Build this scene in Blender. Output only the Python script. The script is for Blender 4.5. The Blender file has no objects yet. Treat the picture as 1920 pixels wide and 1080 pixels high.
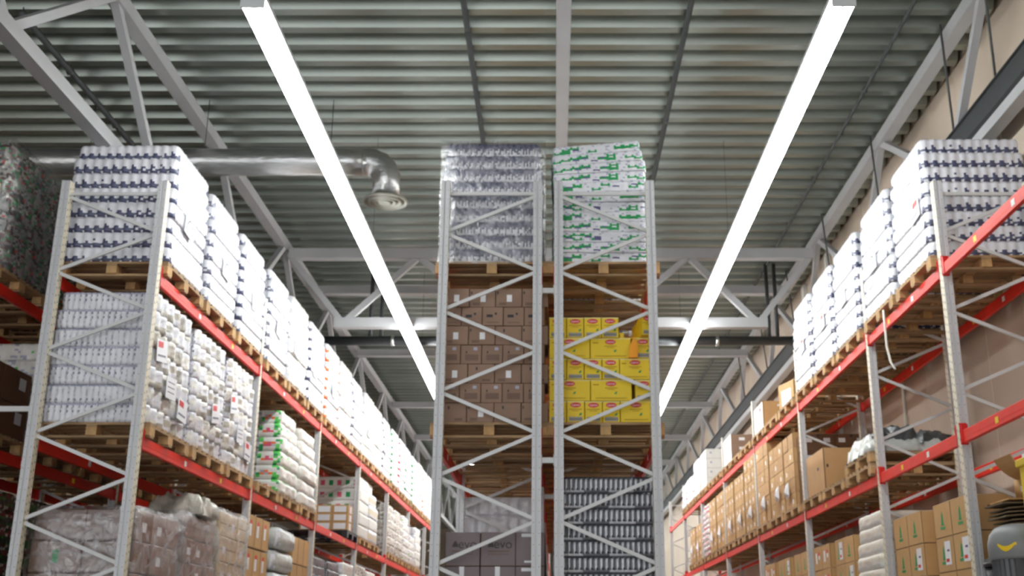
import bpy, bmesh, math, random
from mathutils import Vector, Matrix
R = random.Random(7)
C = bpy.context.scene.collection
SC = bpy.context.scene
D = bpy.data

# ---------------------------------------------------------------- camera, world, exposure
cam_d = D.cameras.new('camera'); cam = D.objects.new('camera', cam_d); C.objects.link(cam)
cam.location = (0, 0, 1.6); cam.rotation_euler = (math.radians(90 + 17.6), 0, 0)
cam_d.sensor_width = 36; cam_d.lens = 2095 / 1920 * 36; cam_d.shift_x = -78 / 1920
cam_d.clip_end = 300
cam_d.dof.use_dof = True; cam_d.dof.focus_distance = 2.2; cam_d.dof.aperture_fstop = 9.5
SC.camera = cam
vs = SC.view_settings
vs.view_transform = 'Standard'; vs.look = 'None'; vs.gamma = 1; vs.exposure = 0.9
try: vs.use_curve_mapping = False
except Exception: pass
SC.cycles.max_bounces = 7; SC.cycles.diffuse_bounces = 4; SC.cycles.transparent_max_bounces = 12
SC.cycles.sample_clamp_indirect = 6
w = D.worlds.new('hall_daylight'); SC.world = w; w.use_nodes = True
w.node_tree.nodes['Background'].inputs[0].default_value = (0.93, 0.96, 1.0, 1)
w.node_tree.nodes['Background'].inputs[1].default_value = 1.3
LAMP_STRENGTH = 23.5

# ---------------------------------------------------------------- materials
def srgb(r, g, b):
    f = lambda c: (c / 12.92 if c <= .04045 else ((c + .055) / 1.055) ** 2.4)
    return (f(r / 255), f(g / 255), f(b / 255), 1)
M = {}
def mat(name, col, rough=.5, metal=0, var=.0, scale=8, bump=0, bscale=30, stretch=(1, 1, 1), rand=0, coat=0, detail=3):
    m = D.materials.new(name); m.use_nodes = True; nt = m.node_tree; N = nt.nodes; L = nt.links
    p = N['Principled BSDF']
    p.inputs['Roughness'].default_value = rough; p.inputs['Metallic'].default_value = metal
    if coat:
        p.inputs['Coat Weight'].default_value = coat; p.inputs['Coat Roughness'].default_value = .18
    c = srgb(*col); p.inputs['Base Color'].default_value = c
    tc = N.new('ShaderNodeTexCoord'); mp = N.new('ShaderNodeMapping'); mp.inputs['Scale'].default_value = stretch
    L.new(tc.outputs['Object'], mp.inputs[0])
    if var or rand:
        hsv = N.new('ShaderNodeHueSaturation'); hsv.inputs['Color'].default_value = c
        val = None
        if var:
            nz = N.new('ShaderNodeTexNoise'); nz.inputs['Scale'].default_value = scale; nz.inputs['Detail'].default_value = detail
            L.new(mp.outputs[0], nz.inputs['Vector'])
            mr = N.new('ShaderNodeMapRange'); mr.inputs[1].default_value = .3; mr.inputs[2].default_value = .7
            mr.inputs[3].default_value = 1 - var; mr.inputs[4].default_value = 1 + var
            L.new(nz.outputs['Fac'], mr.inputs[0]); val = mr.outputs[0]
        if rand:
            oi = N.new('ShaderNodeObjectInfo'); m2 = N.new('ShaderNodeMapRange')
            m2.inputs[3].default_value = 1 - rand; m2.inputs[4].default_value = 1 + rand
            L.new(oi.outputs['Random'], m2.inputs[0])
            if val:
                mu = N.new('ShaderNodeMath'); mu.operation = 'MULTIPLY'; L.new(val, mu.inputs[0]); L.new(m2.outputs[0], mu.inputs[1]); val = mu.outputs[0]
            else: val = m2.outputs[0]
        L.new(val, hsv.inputs['Value']); L.new(hsv.outputs[0], p.inputs['Base Color'])
    if bump:
        nb = N.new('ShaderNodeTexNoise'); nb.inputs['Scale'].default_value = bscale; nb.inputs['Detail'].default_value = 4
        L.new(mp.outputs[0], nb.inputs['Vector'])
        bp = N.new('ShaderNodeBump'); bp.inputs['Strength'].default_value = bump; bp.inputs['Distance'].default_value = .03
        L.new(nb.outputs['Fac'], bp.inputs['Height']); L.new(bp.outputs[0], p.inputs['Normal'])
    M[name] = m
    return m
mat('deck_steel', (150, 156, 148), .32, .75, .12, 1.2, stretch=(.25, 3, 1))
mat('truss_paint', (176, 176, 178), .5, 0, .05, 2)
mat('wall_panel', (202, 186, 169), .8, 0, .05, 1.5)
mat('floor_concrete', (170, 168, 163), .45, 0, .08, 1.5)
mat('dark_rail', (66, 68, 70), .5, .3, .05)
mat('dark_conduit', (74, 76, 76), .55)
mat('galvanised', (196, 196, 194), .28, .85, .12, 9, .25, 14, (.6, 2, 2))
mat('diffuser_metal', (138, 136, 126), .6, 0)
mat('lamp_housing', (225, 228, 230), .4)
mat('upright_paint', (200, 200, 202), .42, .1, .03, 4)
mat('upright_hole', (96, 92, 86), .7)
mat('upright_cream', (222, 212, 190), .5, 0, .03, 5)
mat('brace_paint', (206, 206, 206), .42, .1)
mat('beam_red', (230, 40, 18), .5, 0, .06, 6)
mat('connector_red', (206, 22, 20), .4)
mat('sticker_white', (235, 235, 235), .5)
mat('sticker_yellow', (240, 200, 30), .5)
mat('pallet_wood', (164, 134, 98), .75, 0, .25, 7, .2, 20, (.6, 6, 6), .22)
mat('pallet_block', (190, 152, 104), .8, 0, .2, 12, rand=.15)
mat('black_plastic', (34, 36, 40), .4, 0, .1, 10)
mat('paper_white', (224, 224, 230), .42, 0, .03, 5, .12, 25, coat=.35)
mat('paper_navy', (66, 70, 100), .45, coat=.3)
mat('paper_slate', (104, 106, 128), .45, 0, .15, 30, coat=.4)
mat('film_white', (222, 222, 228), .3, 0, .06, 9, .5, 12, coat=.5)
mat('film_side', (232, 229, 222), .35, 0, .12, 7, .9, 9, coat=.4, detail=5)
mat('film_grey', (176, 172, 162), .35, 0, .35, 8, .9, 10, coat=.5, detail=5)
mat('print_grey', (132, 132, 150), .5)
mat('print_black', (40, 40, 46), .5)
mat('print_faint', (176, 178, 196), .5)
mat('print_green', (34, 150, 84), .5)
mat('print_bright_green', (90, 200, 90), .5)
mat('print_purple', (92, 84, 130), .5)
mat('print_red', (214, 52, 50), .5)
mat('print_pink', (216, 90, 120), .5)
mat('print_orange', (236, 118, 56), .5)
mat('can_silver', (176, 178, 184), .35, .3, .2, 25, coat=.4)
mat('can_dark', (62, 64, 72), .35, .2, .25, 30, coat=.4)
mat('tray_grey', (128, 128, 134), .5, 0, .1)
mat('bottle_green', (40, 88, 30), .35, 0, .4, 14, .4, 20, coat=.4)
mat('bottle_dark', (44, 46, 34), .35, 0, .3, 14, coat=.4)
mat('label_dark_red', (110, 44, 40), .5, 0, .2)
mat('cream_board', (214, 204, 182), .6, 0, .06)
mat('carton_kraft', (196, 156, 104), .7, 0, .05, 6, rand=.06)
mat('carton_tan', (190, 148, 100), .7, 0, .05, 6, rand=.06)
mat('carton_brown', (146, 118, 100), .7, 0, .06, 5, rand=.05)
mat('carton_dark', (112, 78, 54), .75, 0, .06, 5)
mat('carton_evo', (134, 122, 124), .7, 0, .05, 5, rand=.04)
mat('carton_white', (232, 232, 228), .6, 0, .04, 5)
mat('carton_yellow', (232, 200, 30), .5, 0, .03, 6, rand=.03)
mat('carton_seam', (104, 78, 54), .8)
mat('carton_shade_print', (118, 94, 80), .7)
mat('evo_ink', (78, 72, 76), .7)
mat('film_blotch', (176, 170, 158), .4, 0, .4, 6, .8, 9, coat=.5)
mat('yellow_seam', (176, 140, 16), .7)
mat('yellow_edge', (238, 226, 150), .6)
mat('barcode_grey', (150, 148, 140), .6)
mat('logo_red', (206, 52, 62), .5)
mat('logo_white', (240, 225, 225), .5)
mat('label_white', (236, 236, 240), .5)
mat('orange_card', (244, 160, 20), .55)
mat('carton_corrugate', (120, 104, 82), .85, 0, .2, 20)
mat('sack_white', (226, 226, 222), .5, 0, .05, 6, .6, 11, coat=.2)
mat('sack_grey', (186, 190, 186), .4, 0, .15, 8, .8, 9, coat=.4)
mat('sack_cream', (222, 214, 200), .55, 0, .06, 8, .5, 12)
mat('sack_black', (66, 70, 72), .4, 0, .1, 8, .6, 10, coat=.3)
mat('wrapped_brown', (122, 94, 82), .35, 0, .1, 6, .5, 9, coat=.6)
mat('wrapped_kraft', (206, 184, 148), .4, 0, .1, 6, .6, 9, coat=.5)
mat('bin_grey', (128, 131, 133), .45, 0, .05)
mat('bin_rib', (84, 86, 90), .4)
mat('yellow_plastic', (214, 184, 40), .5, 0, .04)
mat('strap_white', (222, 218, 208), .6)
def emission(name, col, s):
    m = D.materials.new(name); m.use_nodes = True; nt = m.node_tree; nt.nodes.clear()
    e = nt.nodes.new('ShaderNodeEmission'); e.inputs[0].default_value = col; e.inputs[1].default_value = s
    o = nt.nodes.new('ShaderNodeOutputMaterial'); nt.links.new(e.outputs[0], o.inputs[0]); M[name] = m
emission('lamp_glow', (.96, 1, .99, 1), LAMP_STRENGTH)
def film():
    m = D.materials.new('stretch_film'); m.use_nodes = True; nt = m.node_tree; N = nt.nodes; L = nt.links; N.clear()
    tr = N.new('ShaderNodeBsdfTransparent'); gl = N.new('ShaderNodeBsdfGlossy'); gl.inputs['Roughness'].default_value = .3
    df = N.new('ShaderNodeBsdfDiffuse'); df.inputs[0].default_value = (.85, .85, .9, 1)
    tc = N.new('ShaderNodeTexCoord'); nz = N.new('ShaderNodeTexNoise'); nz.inputs['Scale'].default_value = 6; nz.inputs['Detail'].default_value = 5
    nz.inputs['Distortion'].default_value = 1.2
    L.new(tc.outputs['Object'], nz.inputs['Vector'])
    bp = N.new('ShaderNodeBump'); bp.inputs['Strength'].default_value = 1; bp.inputs['Distance'].default_value = .05
    L.new(nz.outputs['Fac'], bp.inputs['Height']); L.new(bp.outputs[0], gl.inputs['Normal'])
    mr = N.new('ShaderNodeMapRange'); mr.inputs[1].default_value = .45; mr.inputs[2].default_value = .75; mr.inputs[3].default_value = .0; mr.inputs[4].default_value = .3
    L.new(nz.outputs['Fac'], mr.inputs[0])
    a = N.new('ShaderNodeMixShader'); L.new(mr.outputs[0], a.inputs[0]); L.new(tr.outputs[0], a.inputs[1]); L.new(df.outputs[0], a.inputs[2])
    b = N.new('ShaderNodeMixShader'); b.inputs[0].default_value = .18; L.new(a.outputs[0], b.inputs[1]); L.new(gl.outputs[0], b.inputs[2])
    o = N.new('ShaderNodeOutputMaterial'); L.new(b.outputs[0], o.inputs[0]); M['stretch_film'] = m
film()

# ---------------------------------------------------------------- mesh helpers
class MB:
    def __init__(s): s.v = []; s.f = []; s.m = []; s.mats = []; s.sm = []
    def mi(s, name):
        if name not in s.mats: s.mats.append(name)
        return s.mats.index(name)
    def add(s, vs, fs, m, smooth=False):
        b = len(s.v); s.v += [tuple(v) for v in vs]; k = s.mi(m)
        for f in fs: s.f.append([b + i for i in f]); s.m.append(k); s.sm.append(smooth)
    def box(s, x0, x1, y0, y1, z0, z1, m, bev=0):
        if bev:
            bm = bmesh.new(); bmesh.ops.create_cube(bm, size=1)
            bmesh.ops.scale(bm, vec=(x1 - x0, y1 - y0, z1 - z0), verts=bm.verts)
            bmesh.ops.translate(bm, vec=((x0 + x1) / 2, (y0 + y1) / 2, (z0 + z1) / 2), verts=bm.verts)
            bmesh.ops.bevel(bm, geom=bm.edges[:], offset=bev, segments=1, affect='EDGES')
            bm.verts.index_update()
            s.add([v.co for v in bm.verts], [[v.index for v in f.verts] for f in bm.faces], m); bm.free(); return
        v = [(x0, y0, z0), (x1, y0, z0), (x1, y1, z0), (x0, y1, z0), (x0, y0, z1), (x1, y0, z1), (x1, y1, z1), (x0, y1, z1)]
        s.add(v, [(0, 3, 2, 1), (4, 5, 6, 7), (0, 1, 5, 4), (1, 2, 6, 5), (2, 3, 7, 6), (3, 0, 4, 7)], m)
    def bar(s, p0, p1, a, b, m, side=(0, 1, 0)):      # rectangular bar between two points
        p0 = Vector(p0); p1 = Vector(p1); d = (p1 - p0).normalized(); sd = Vector(side)
        sd = (sd - d * sd.dot(d)).normalized(); u = d.cross(sd)
        v = [p + sd * (i * a / 2) + u * (j * b / 2) for p in (p0, p1) for i, j in ((-1, -1), (1, -1), (1, 1), (-1, 1))]
        s.add(v, [(0, 1, 2, 3), (7, 6, 5, 4), (0, 4, 5, 1), (1, 5, 6, 2), (2, 6, 7, 3), (3, 7, 4, 0)], m)
    def tube(s, pts, r, m, n=10, caps=True):
        pts = [Vector(p) for p in pts]; vs_ = []; fs = []
        ref = None
        for i, p in enumerate(pts):
            d = (pts[min(i + 1, len(pts) - 1)] - pts[max(i - 1, 0)]).normalized()
            if ref is None: ref = d.orthogonal().normalized()
            u = (ref - d * ref.dot(d)).normalized(); ref = u; w_ = d.cross(u)
            rr = r[i] if isinstance(r, (list, tuple)) else r
            vs_ += [p + (u * math.cos(2 * math.pi * k / n) + w_ * math.sin(2 * math.pi * k / n)) * rr for k in range(n)]
        for i in range(len(pts) - 1):
            for k in range(n): fs.append((i * n + k, i * n + (k + 1) % n, (i + 1) * n + (k + 1) % n, (i + 1) * n + k))
        if caps: fs += [tuple(range(n))[::-1], tuple(range((len(pts) - 1) * n, len(pts) * n))]
        s.add(vs_, fs, m, True)
    def lathe(s, prof, m, c=(0, 0, 0), n=24, rib=0):   # prof: (r, z)
        vs_ = []; fs = []
        for r, z in prof:
            for k in range(n):
                a = 2 * math.pi * k / n; rr = r * (1 + (rib if k % 2 else 0))
                vs_.append((c[0] + rr * math.cos(a), c[1] + rr * math.sin(a), c[2] + z))
        for i in range(len(prof) - 1):
            for k in range(n): fs.append((i * n + k, i * n + (k + 1) % n, (i + 1) * n + (k + 1) % n, (i + 1) * n + k))
        fs += [tuple(range(n))[::-1], tuple(range((len(prof) - 1) * n, len(prof) * n))]
        s.add(vs_, fs, m, not rib)
    def mesh(s, name):
        me = D.meshes.new(name); me.from_pydata(s.v, [], s.f); me.update()
        for n_ in s.mats: me.materials.append(M[n_])
        me.polygons.foreach_set('material_index', s.m); me.polygons.foreach_set('use_smooth', s.sm)
        return me
    def build(s, name, parent=None, loc=(0, 0, 0)):
        return obj(name, s.mesh(name), parent, loc)
def obj(name, me, parent=None, loc=(0, 0, 0), rot=(0, 0, 0)):
    o = D.objects.new(name, me); C.objects.link(o); o.location = loc; o.rotation_euler = rot
    if parent: o.parent = parent
    return o
def empty(name, loc=(0, 0, 0), rz=0):
    o = D.objects.new(name, None); C.objects.link(o); o.location = loc; o.rotation_euler = (0, 0, rz); o.empty_display_size = .2
    return o
def tag(o, label, cat, group=None, kind=None):
    o['label'] = label; o['category'] = cat
    if group: o['group'] = group
    if kind: o['kind'] = kind
    return o
def struct(name, mb):
    o = mb.build(name); o['kind'] = 'structure'; return o
TXT = {}
def text(s):
    if s not in TXT:
        cu = D.curves.new('lettering', 'FONT'); cu.body = s; cu.align_x = 'CENTER'; cu.align_y = 'CENTER'
        o = D.objects.new('lettering', cu); me = D.meshes.new_from_object(o)
        TXT[s] = ([v.co.copy() for v in me.vertices], [list(p.vertices) for p in me.polygons])
        D.objects.remove(o); D.curves.remove(cu); D.meshes.remove(me)
    return TXT[s]
ORD = ['first', 'second', 'third', 'fourth', 'fifth', 'sixth', 'seventh', 'eighth', 'ninth', 'tenth', 'eleventh', 'twelfth', 'thirteenth', 'fourteenth', 'fifteenth', 'sixteenth', 'seventeenth', 'eighteenth', 'nineteenth', 'twentieth']

# ---------------------------------------------------------------- the hall
mb = MB(); mb.box(-16, 5.05, -9, 72, -.1, 0, 'floor_concrete'); struct('floor', mb)
mb = MB(); mb.box(5.05, 5.25, -9, 72, 0, 8.75, 'wall_panel')
for k in range(60): mb.box(5.046, 5.05, 6 + k * 1.1, 6.012 + k * 1.1, 0, 8.5, 'cream_board')
struct('wall_right', mb)
mb = MB(); mb.box(-16, 5.05, 72, 72.2, 0, 8.75, 'wall_panel'); struct('wall_far', mb)
mb = MB(); mb.box(-16.2, -16, -9, 72, 0, 8.75, 'wall_panel'); struct('wall_left', mb)
mb = MB(); P_ = .395; ys = -9.0; prof = []
while ys < 72:
    prof += [(ys, 8.46), (ys + .13, 8.46), (ys + .185, 8.60), (ys + .34, 8.60)]; ys += P_
vsd = []; fsd = []
for (y, z) in prof: vsd += [(-16, y, z), (5.0, y, z)]
for i in range(len(prof) - 1): fsd.append((2 * i, 2 * i + 1, 2 * i + 3, 2 * i + 2))
mb.add(vsd, fsd, 'deck_steel')
mb.box(-16, 5.05, -9, 72, 8.66, 8.75, 'deck_steel'); struct('ceiling', mb)
for y, ww in ((19.3, .12), (21.2, .2)):
    mb = MB(); mb.box(4.97, 5.05, y, y + ww, 0, 8.4, 'carton_white'); o = mb.build('trim_%d' % (1 if y < 20 else 2)); o['kind'] = 'structure'

# ---------------------------------------------------------------- roof steel
def truss_long(x, ztop, zbot, xb, label):
    r = tag(empty('roof_truss', (x, 8, zbot)), label, 'roof truss', None)
    def part(n, p0, p1, a, b, side=(1, 0, 0)):
        m = MB(); m.bar(Vector(p0) - r.location, Vector(p1) - r.location, a, b, 'truss_paint', side); m.build(n, r)
    part('top_chord', (x, 6.4, ztop), (x, 70, ztop), .16, .16)
    part('bottom_chord', (xb, 6.4, zbot), (xb, 70, zbot), .15, .15)
    y = 6.5
    while y < 62:
        part('web', (x, y, ztop), (xb, y + 1.95, zbot), .09, .09); part('web', (xb, y + 1.95, zbot), (x, y + 3.95, ztop), .09, .09)
        y += 3.95
truss_long(-4.7, 8.2, 6.62, -4.7, 'pale grey lattice roof truss running away over the left-hand rack')
truss_long(4.62, 8.32, 6.95, 4.78, 'pale grey lattice roof truss running away beside the beige right wall')
r = tag(empty('ridge_beam', (.11, 6.4, 8.17)), 'single pale grey steel beam running along the ceiling above the middle racks', 'steel beam')
m = MB(); m.box(-.08, .08, 0, 60, -.08, .08, 'truss_paint'); m.build('beam_body', r)
m = MB(); m.box(-.12, .12, 12.0 - .15, 12.0 + .15, .081, .1, 'truss_paint'); m.build('end_plate', r)
def truss_cross(y, label):
    r = tag(empty('roof_truss', (0, y, 6.8)), label, 'roof truss')
    def part(n, p0, p1, a, b):
        m = MB(); m.bar((p0[0], 0, p0[1] - 6.8), (p1[0], 0, p1[1] - 6.8), a, b, 'truss_paint'); m.build(n, r)
    part('top_chord', (-4.6, 8.05), (4.5, 8.05), .18, .18)
    part('bottom_chord', (-3.75, 6.8), (3.65, 6.8), .17, .17)
    for a, b in (((-4.62, 8.05), (-3.6, 6.8)), ((-3.6, 6.8), (-2.35, 8.0)), ((-2.35, 8.0), (-.85, 6.8)), ((-.85, 6.8), (.1, 8.0)), ((.1, 8.0), (.9, 6.8)), ((.9, 6.8), (2.35, 8.0)), ((2.35, 8.0), (3.5, 6.8)), ((3.5, 6.8), (4.5, 8.05))):
        part('web', a, b, .1, .1)
truss_cross(18.4, 'nearest pale grey lattice truss spanning across the hall between the side trusses')
truss_cross(42.0, 'distant pale grey lattice truss spanning across the far end of the hall')
for i, (y, z) in enumerate(((20.6, 8.1), (25.5, 8.1), (31.5, 8.1), (36.8, 8.1), (47.5, 8.1))):
    m = MB(); m.box(-4.6, 4.55, -.07, .07, -.09, .06, 'truss_paint'); m.box(-4.6, 4.55, -.1, .1, -.1, -.09, 'truss_paint')
    o = m.build('cross_beam', None, (0, y, z))
    tag(o, ['pale steel cross beam directly behind the nearest cross truss', 'second pale steel cross beam beyond the dark horizontal duct', 'third pale steel cross beam, well beyond the dark duct', 'fourth pale steel cross beam, small in the distance', 'farthest pale steel cross beam, faint above the distant goods'][i], 'steel beam', 'steel cross beams under the roof')
def conduit(pts, r, label, hang=()):
    o = MB(); o.tube(pts, r, 'dark_conduit', 8); o = o.build('ceiling_conduit'); tag(o, label, 'conduit', None)
    for h in hang:
        q = MB(); q.tube([h, (h[0], h[1], 8.455)], .008, 'dark_conduit', 6); q.tube([(h[0] - .03, h[1], h[2]), (h[0] + .03, h[1], h[2])], r * 1.4, 'dark_conduit', 6)
        q.build('hanger', o)
conduit([(-1.0, 7, 8.38), (-1.0, 60, 8.38)], .035, 'dark pipe running along the ceiling left of the middle beam', [(-1, y, 8.38) for y in (9, 11.4, 13.8, 16.2, 19)])
conduit([(1.53, 7, 8.38), (1.53, 60, 8.38)], .035, 'dark pipe running along the ceiling right of the middle beam', [(1.53, y, 8.38) for y in (9, 11.4, 13.8, 16.2, 19)])
conduit([(4.02, 7, 8.4), (4.02, 60, 8.4)], .022, 'thin dark cable running along the ceiling towards the right truss', [(4.02, y, 8.4) for y in (10, 13, 16)])
conduit([(-6.0, 11.05, 8.36), (-6.0, 40, 8.36)], .04, 'dark pipe crossing the upper left ceiling behind the thick truss bars', [(-6, y, 8.36) for y in (11.1, 12.4, 13.9)])
# dark rail by the wall
r = tag(empty('cable_rail', (4.72, 6, 7.12)), 'dark grey hanging rail running along the right wall above the truss chord', 'rail')
m = MB(); m.box(-.07, .07, 0, 60, -.12, .12, 'dark_rail'); m.box(-.1, .1, 0, 60, .12, .135, 'dark_rail'); m.build('rail_body', r)
for y in (3.4, 4.7, 6.0, 9, 12, 15, 18, 21):
    m = MB(); m.tube([(-.25, y - .6, 1.3), (0, y, .1)], .014, 'dark_conduit', 6); m.build('hanger_rod', r)
# dark crossing duct with droppers
r = tag(empty('heating_pipe', (0, 20.0, 6.92)), 'dark grey horizontal duct crossing the hall beyond the nearest cross truss', 'duct')
m = MB(); m.tube([(-4.6, 0, 0), (4.6, 0, 0)], .085, 'dark_rail', 12); m.build('duct_run', r)
for x in (-3.4, -3.2, 4.0, 4.15):
    m = MB(); m.tube([(x, 0, .09), (x, 0, 1.5)], .035, 'dark_rail', 8); m.build('riser', r)
for x in (-3.0, 0, 3.0):
    m = MB(); m.tube([(x, 0, 0), (x + .05, 0, 0)], .1, 'galvanised', 12); m.build('joint_band', r)

# ---------------------------------------------------------------- ventilation duct
r = tag(empty('ventilation_duct', (-2.17, 13.4, 7.0)), 'silver spiral ventilation duct behind the left light, its elbow ending in a round vent', 'duct')
z = .57; R0 = .175
m = MB()
pts = [(-9 + k * .25, 0, z) for k in range(36)]
m.tube(pts, [R0 * (1.03 if k % 2 else 1) for k in range(36)], 'galvanised', 28); m.build('duct_run', r)
m = MB(); e = []
for k in range(9):
    a = math.radians(90 - k * 11.25); e.append((-.25 + .25 * math.cos(a), 0, z - .25 + .25 * math.sin(a)))
m.tube([(-.3, 0, z)] + e + [(0, 0, .08)], [R0 * 1.03] + [R0 * (1.06 if k % 2 else 1.0) for k in range(9)] + [R0], 'galvanised', 28); m.build('elbow', r)
m = MB(); m.lathe([(.17, .1), (.19, .08), (.29, .03), (.295, .015), (.27, .0), (.262, .02), (.22, .03), (.215, .0), (.195, -.008), (.188, .02), (.15, .03), (.145, .0), (.125, -.008), (.118, .02), (.09, .025), (.085, -.002), (.06, -.01), (.03, 0), (.002, 0)][::-1], 'diffuser_metal', n=40)
m.build('round_vent', r)
for x in (-5.4, -3.9, -2.4, -.75):
    m = MB(); m.tube([(x, 0, z), (x, 0, 1.47)], .006, 'dark_conduit', 5); m.build('hanger_wire', r)

# ---------------------------------------------------------------- linear lights
def light_line(x, z, y0, y1, label):
    r = tag(empty('linear_light', (x, y0, z)), label, 'ceiling light', 'continuous light lines over the aisles')
    m = MB(); m.box(-.105, .105, 0, y1 - y0, .03, .075, 'lamp_housing'); m.box(-.03, .03, 0, y1 - y0, 0, .03, 'lamp_housing'); m.box(-.012, .012, .02, y1 - y0, -.03, 0, 'lamp_housing'); m.build('spine', r)
    m = MB(); m.box(-.1, .1, -.02, 0, -.05, .065, 'lamp_housing'); m.build('end_cap', r)
    L_ = 1.5; n = int((y1 - y0) / L_)
    for sx in (-1, 1):
        m = MB(); vs_ = []; fs = []; K = 10
        for yy in (0.004, L_ - .004):
            for k in range(K): a = 2 * math.pi * k / K; vs_.append((sx * .058 + .04 * math.cos(a), yy, -.012 + .04 * math.sin(a)))
        for k in range(K): fs.append((k, K + k, K + (k + 1) % K, (k + 1) % K))
        fs += [tuple(range(K)), tuple(range(K, 2 * K))[::-1]]
        m.add(vs_, fs, 'lamp_glow'); me = m.mesh('tube')
        for i in range(n): obj('tube', me, r, (0, i * L_, 0))
    for i in range(0, int(y1 - y0), 6):
        m = MB(); m.tube([(0, i + .4, .06), (0, i + .4, 8.45 - z)], .003, 'dark_conduit', 5); m.build('suspension_wire', r)
light_line(-2.5, 6.67, 8.14, 57, 'long glowing white light line hanging over the left aisle')
light_line(2.43, 6.72, 8.2, 57, 'long glowing white light line hanging over the right aisle')

# ---------------------------------------------------------------- pallet racks
PW, PD = .088, .1
def upright_mesh():
    m = MB(); H = 6.06; a, b = PW / 2, PD / 2
    prof = [(-a, -b), (-.012, -b), (-.012, -b + .01), (.012, -b + .01), (.012, -b), (a, -b), (a, b), (-a, b)]
    vs_ = [(x, y, z) for z in (0, H) for x, y in prof]; n = 8
    m.add(vs_, [(0, 1, n + 1, n), (1, 2, n + 2, n + 1), (2, 3, n + 3, n + 2), (3, 4, n + 4, n + 3), (4, 5, n + 5, n + 4), (6, 7, n + 7, n + 6), tuple(range(8))[::-1], tuple(range(8, 16))], 'upright_paint')
    m.add([vs_[i] for i in (5, 6, 14, 13, 7, 0, 8, 15)], [(0, 1, 2, 3), (4, 5, 6, 7)], 'upright_cream')
    for s_ in (-1, 1):
        k = 0
        while .05 + k * .075 < H - .04:
            z = .05 + k * .075; x = s_ * (a + .0006)
            for yy in (-.026, .026):
                zz = z + (.02 if yy > 0 else 0)
                q = [(x, yy - .008, zz - .012), (x, yy + .008, zz - .012), (x, yy + .005, zz + .01), (x, yy - .005, zz + .01)]
                m.add(q if s_ > 0 else q[::-1], [(0, 1, 2, 3)], 'upright_hole')
            k += 1
    k = 0
    while .05 + k * .1 < H:
        z = .05 + k * .1
        m.add([(-.03, -b - .0005, z), (-.022, -b - .0005, z), (-.022, -b - .0005, z + .006), (-.03, -b - .0005, z + .006)], [(0, 1, 2, 3)], 'upright_hole')
        m.add([(.022, -b - .0005, z), (.03, -b - .0005, z), (.03, -b - .0005, z + .006), (.022, -b - .0005, z + .006)], [(0, 1, 2, 3)], 'upright_hole')
        k += 1
    return m.mesh('upright')
UP = upright_mesh()
def foot_mesh():
    m = MB(); m.box(-.07, .07, -.07, .07, 0, .008, 'upright_paint'); return m.mesh('foot_plate')
FOOT = foot_mesh()
BR = {}
def brace(dx, dz, t=.034):
    k = (round(dx, 3), round(dz, 3))
    if k not in BR:
        m = MB(); m.bar((0, 0, 0), (dx, 0, dz), .025, t, 'brace_paint'); BR[k] = m.mesh('brace')
    return BR[k]
CONN = None
def conn_mesh(sy):
    m = MB(); m.box(-.03, .03, 0, sy * .045, -.115, .06, 'connector_red') if sy > 0 else m.box(-.03, .03, -.045, 0, -.115, .06, 'connector_red')
    m.box(-.034, .034, min(0, sy * .012), max(0, sy * .012), -.13, .075, 'connector_red')
    return m.mesh('beam_connector')
CN = {1: conn_mesh(1), -1: conn_mesh(-1)}
BM = {}
def beam_mesh(L_):
    k = round(L_, 3)
    if k not in BM:
        m = MB(); m.box(-.022, .022, 0, L_, -.12, 0, 'beam_red', .006)
        m.box(-.0235, -.022, .02, L_ - .02, -.075, -.045, 'beam_red'); m.box(.022, .0235, .02, L_ - .02, -.075, -.045, 'beam_red')
        BM[k] = m.mesh('beam')
    return BM[k]
ST = {}
def sticker(mt):
    if mt not in ST:
        m = MB(); m.box(-.0245, .0245, 0, .07, -.09, -.035, mt); ST[mt] = m.mesh('location_sticker')
    return ST[mt]
def rack(x0, x1, frames, levels, start_right, label, nfull=3, group=None):
    r = tag(empty('pallet_rack', ((x0 + x1) / 2, frames[0], 0)), label, 'pallet rack', group)
    cx = (x0 + x1) / 2
    for i, y in enumerate(frames):
        ly = y - frames[0] + 0
        for x in (x0, x1):
            u = obj('upright', UP, r, (x - cx, ly + PD / 2, 0)); obj('foot_plate', FOOT, u)
        zt = 5.93; a = x0 - cx + PW / 2 - .02; b = x1 - cx - PW / 2 + .02
        obj('brace', brace(b - a, 0), r, (a, ly + .05, zt))
        k = 0; z = zt - .02; right = start_right
        lim = .3 if i < nfull else 1.9
        while z > lim:
            zn = z - .405
            if right: obj('brace', brace(-(b - a), -.375), r, (b, ly + .05, z - .01))
            else: obj('brace', brace(b - a, -.375), r, (a, ly + .05, z - .01))
            right = not right; z = zn; k += 1
    for i in range(len(frames) - 1):
        L_ = frames[i + 1] - frames[i] - PD
        for z in levels:
            for x, s_ in ((x0, -1), (x1, 1)):
                bx = x - cx + s_ * .018
                bo = obj('beam', beam_mesh(L_), r, (bx, frames[i] - frames[0] + PD, z))
                obj('beam_connector', CN[1], bo, (s_ * .0, 0, 0)); obj('beam_connector', CN[-1], bo, (0, L_, 0))
                if i < 4:
                    for q in (1, 2): obj('location_sticker', sticker('sticker_white' if q == 1 else 'sticker_yellow'), bo, (0, L_ * q / 3 - .03, 0))
    return r
Y0 = 10.45
FL = [Y0 + 4.05 * k for k in range(8)]
FC = [Y0, 13.2] + [13.2 + 4.05 * k for k in range(1, 7)]
FR = [7.7] + FC
LVL = (5.10, 3.47, 1.78); LVR = (5.17, 3.50, 1.78)
rack(-4.93, -3.95, FL, LVL, False, 'white and red pallet rack along the left side of the left aisle')
rack(-6.63, -5.68, FL[:5], LVL, False, 'white and red pallet rack at the left edge, behind the left aisle rack')
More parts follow.
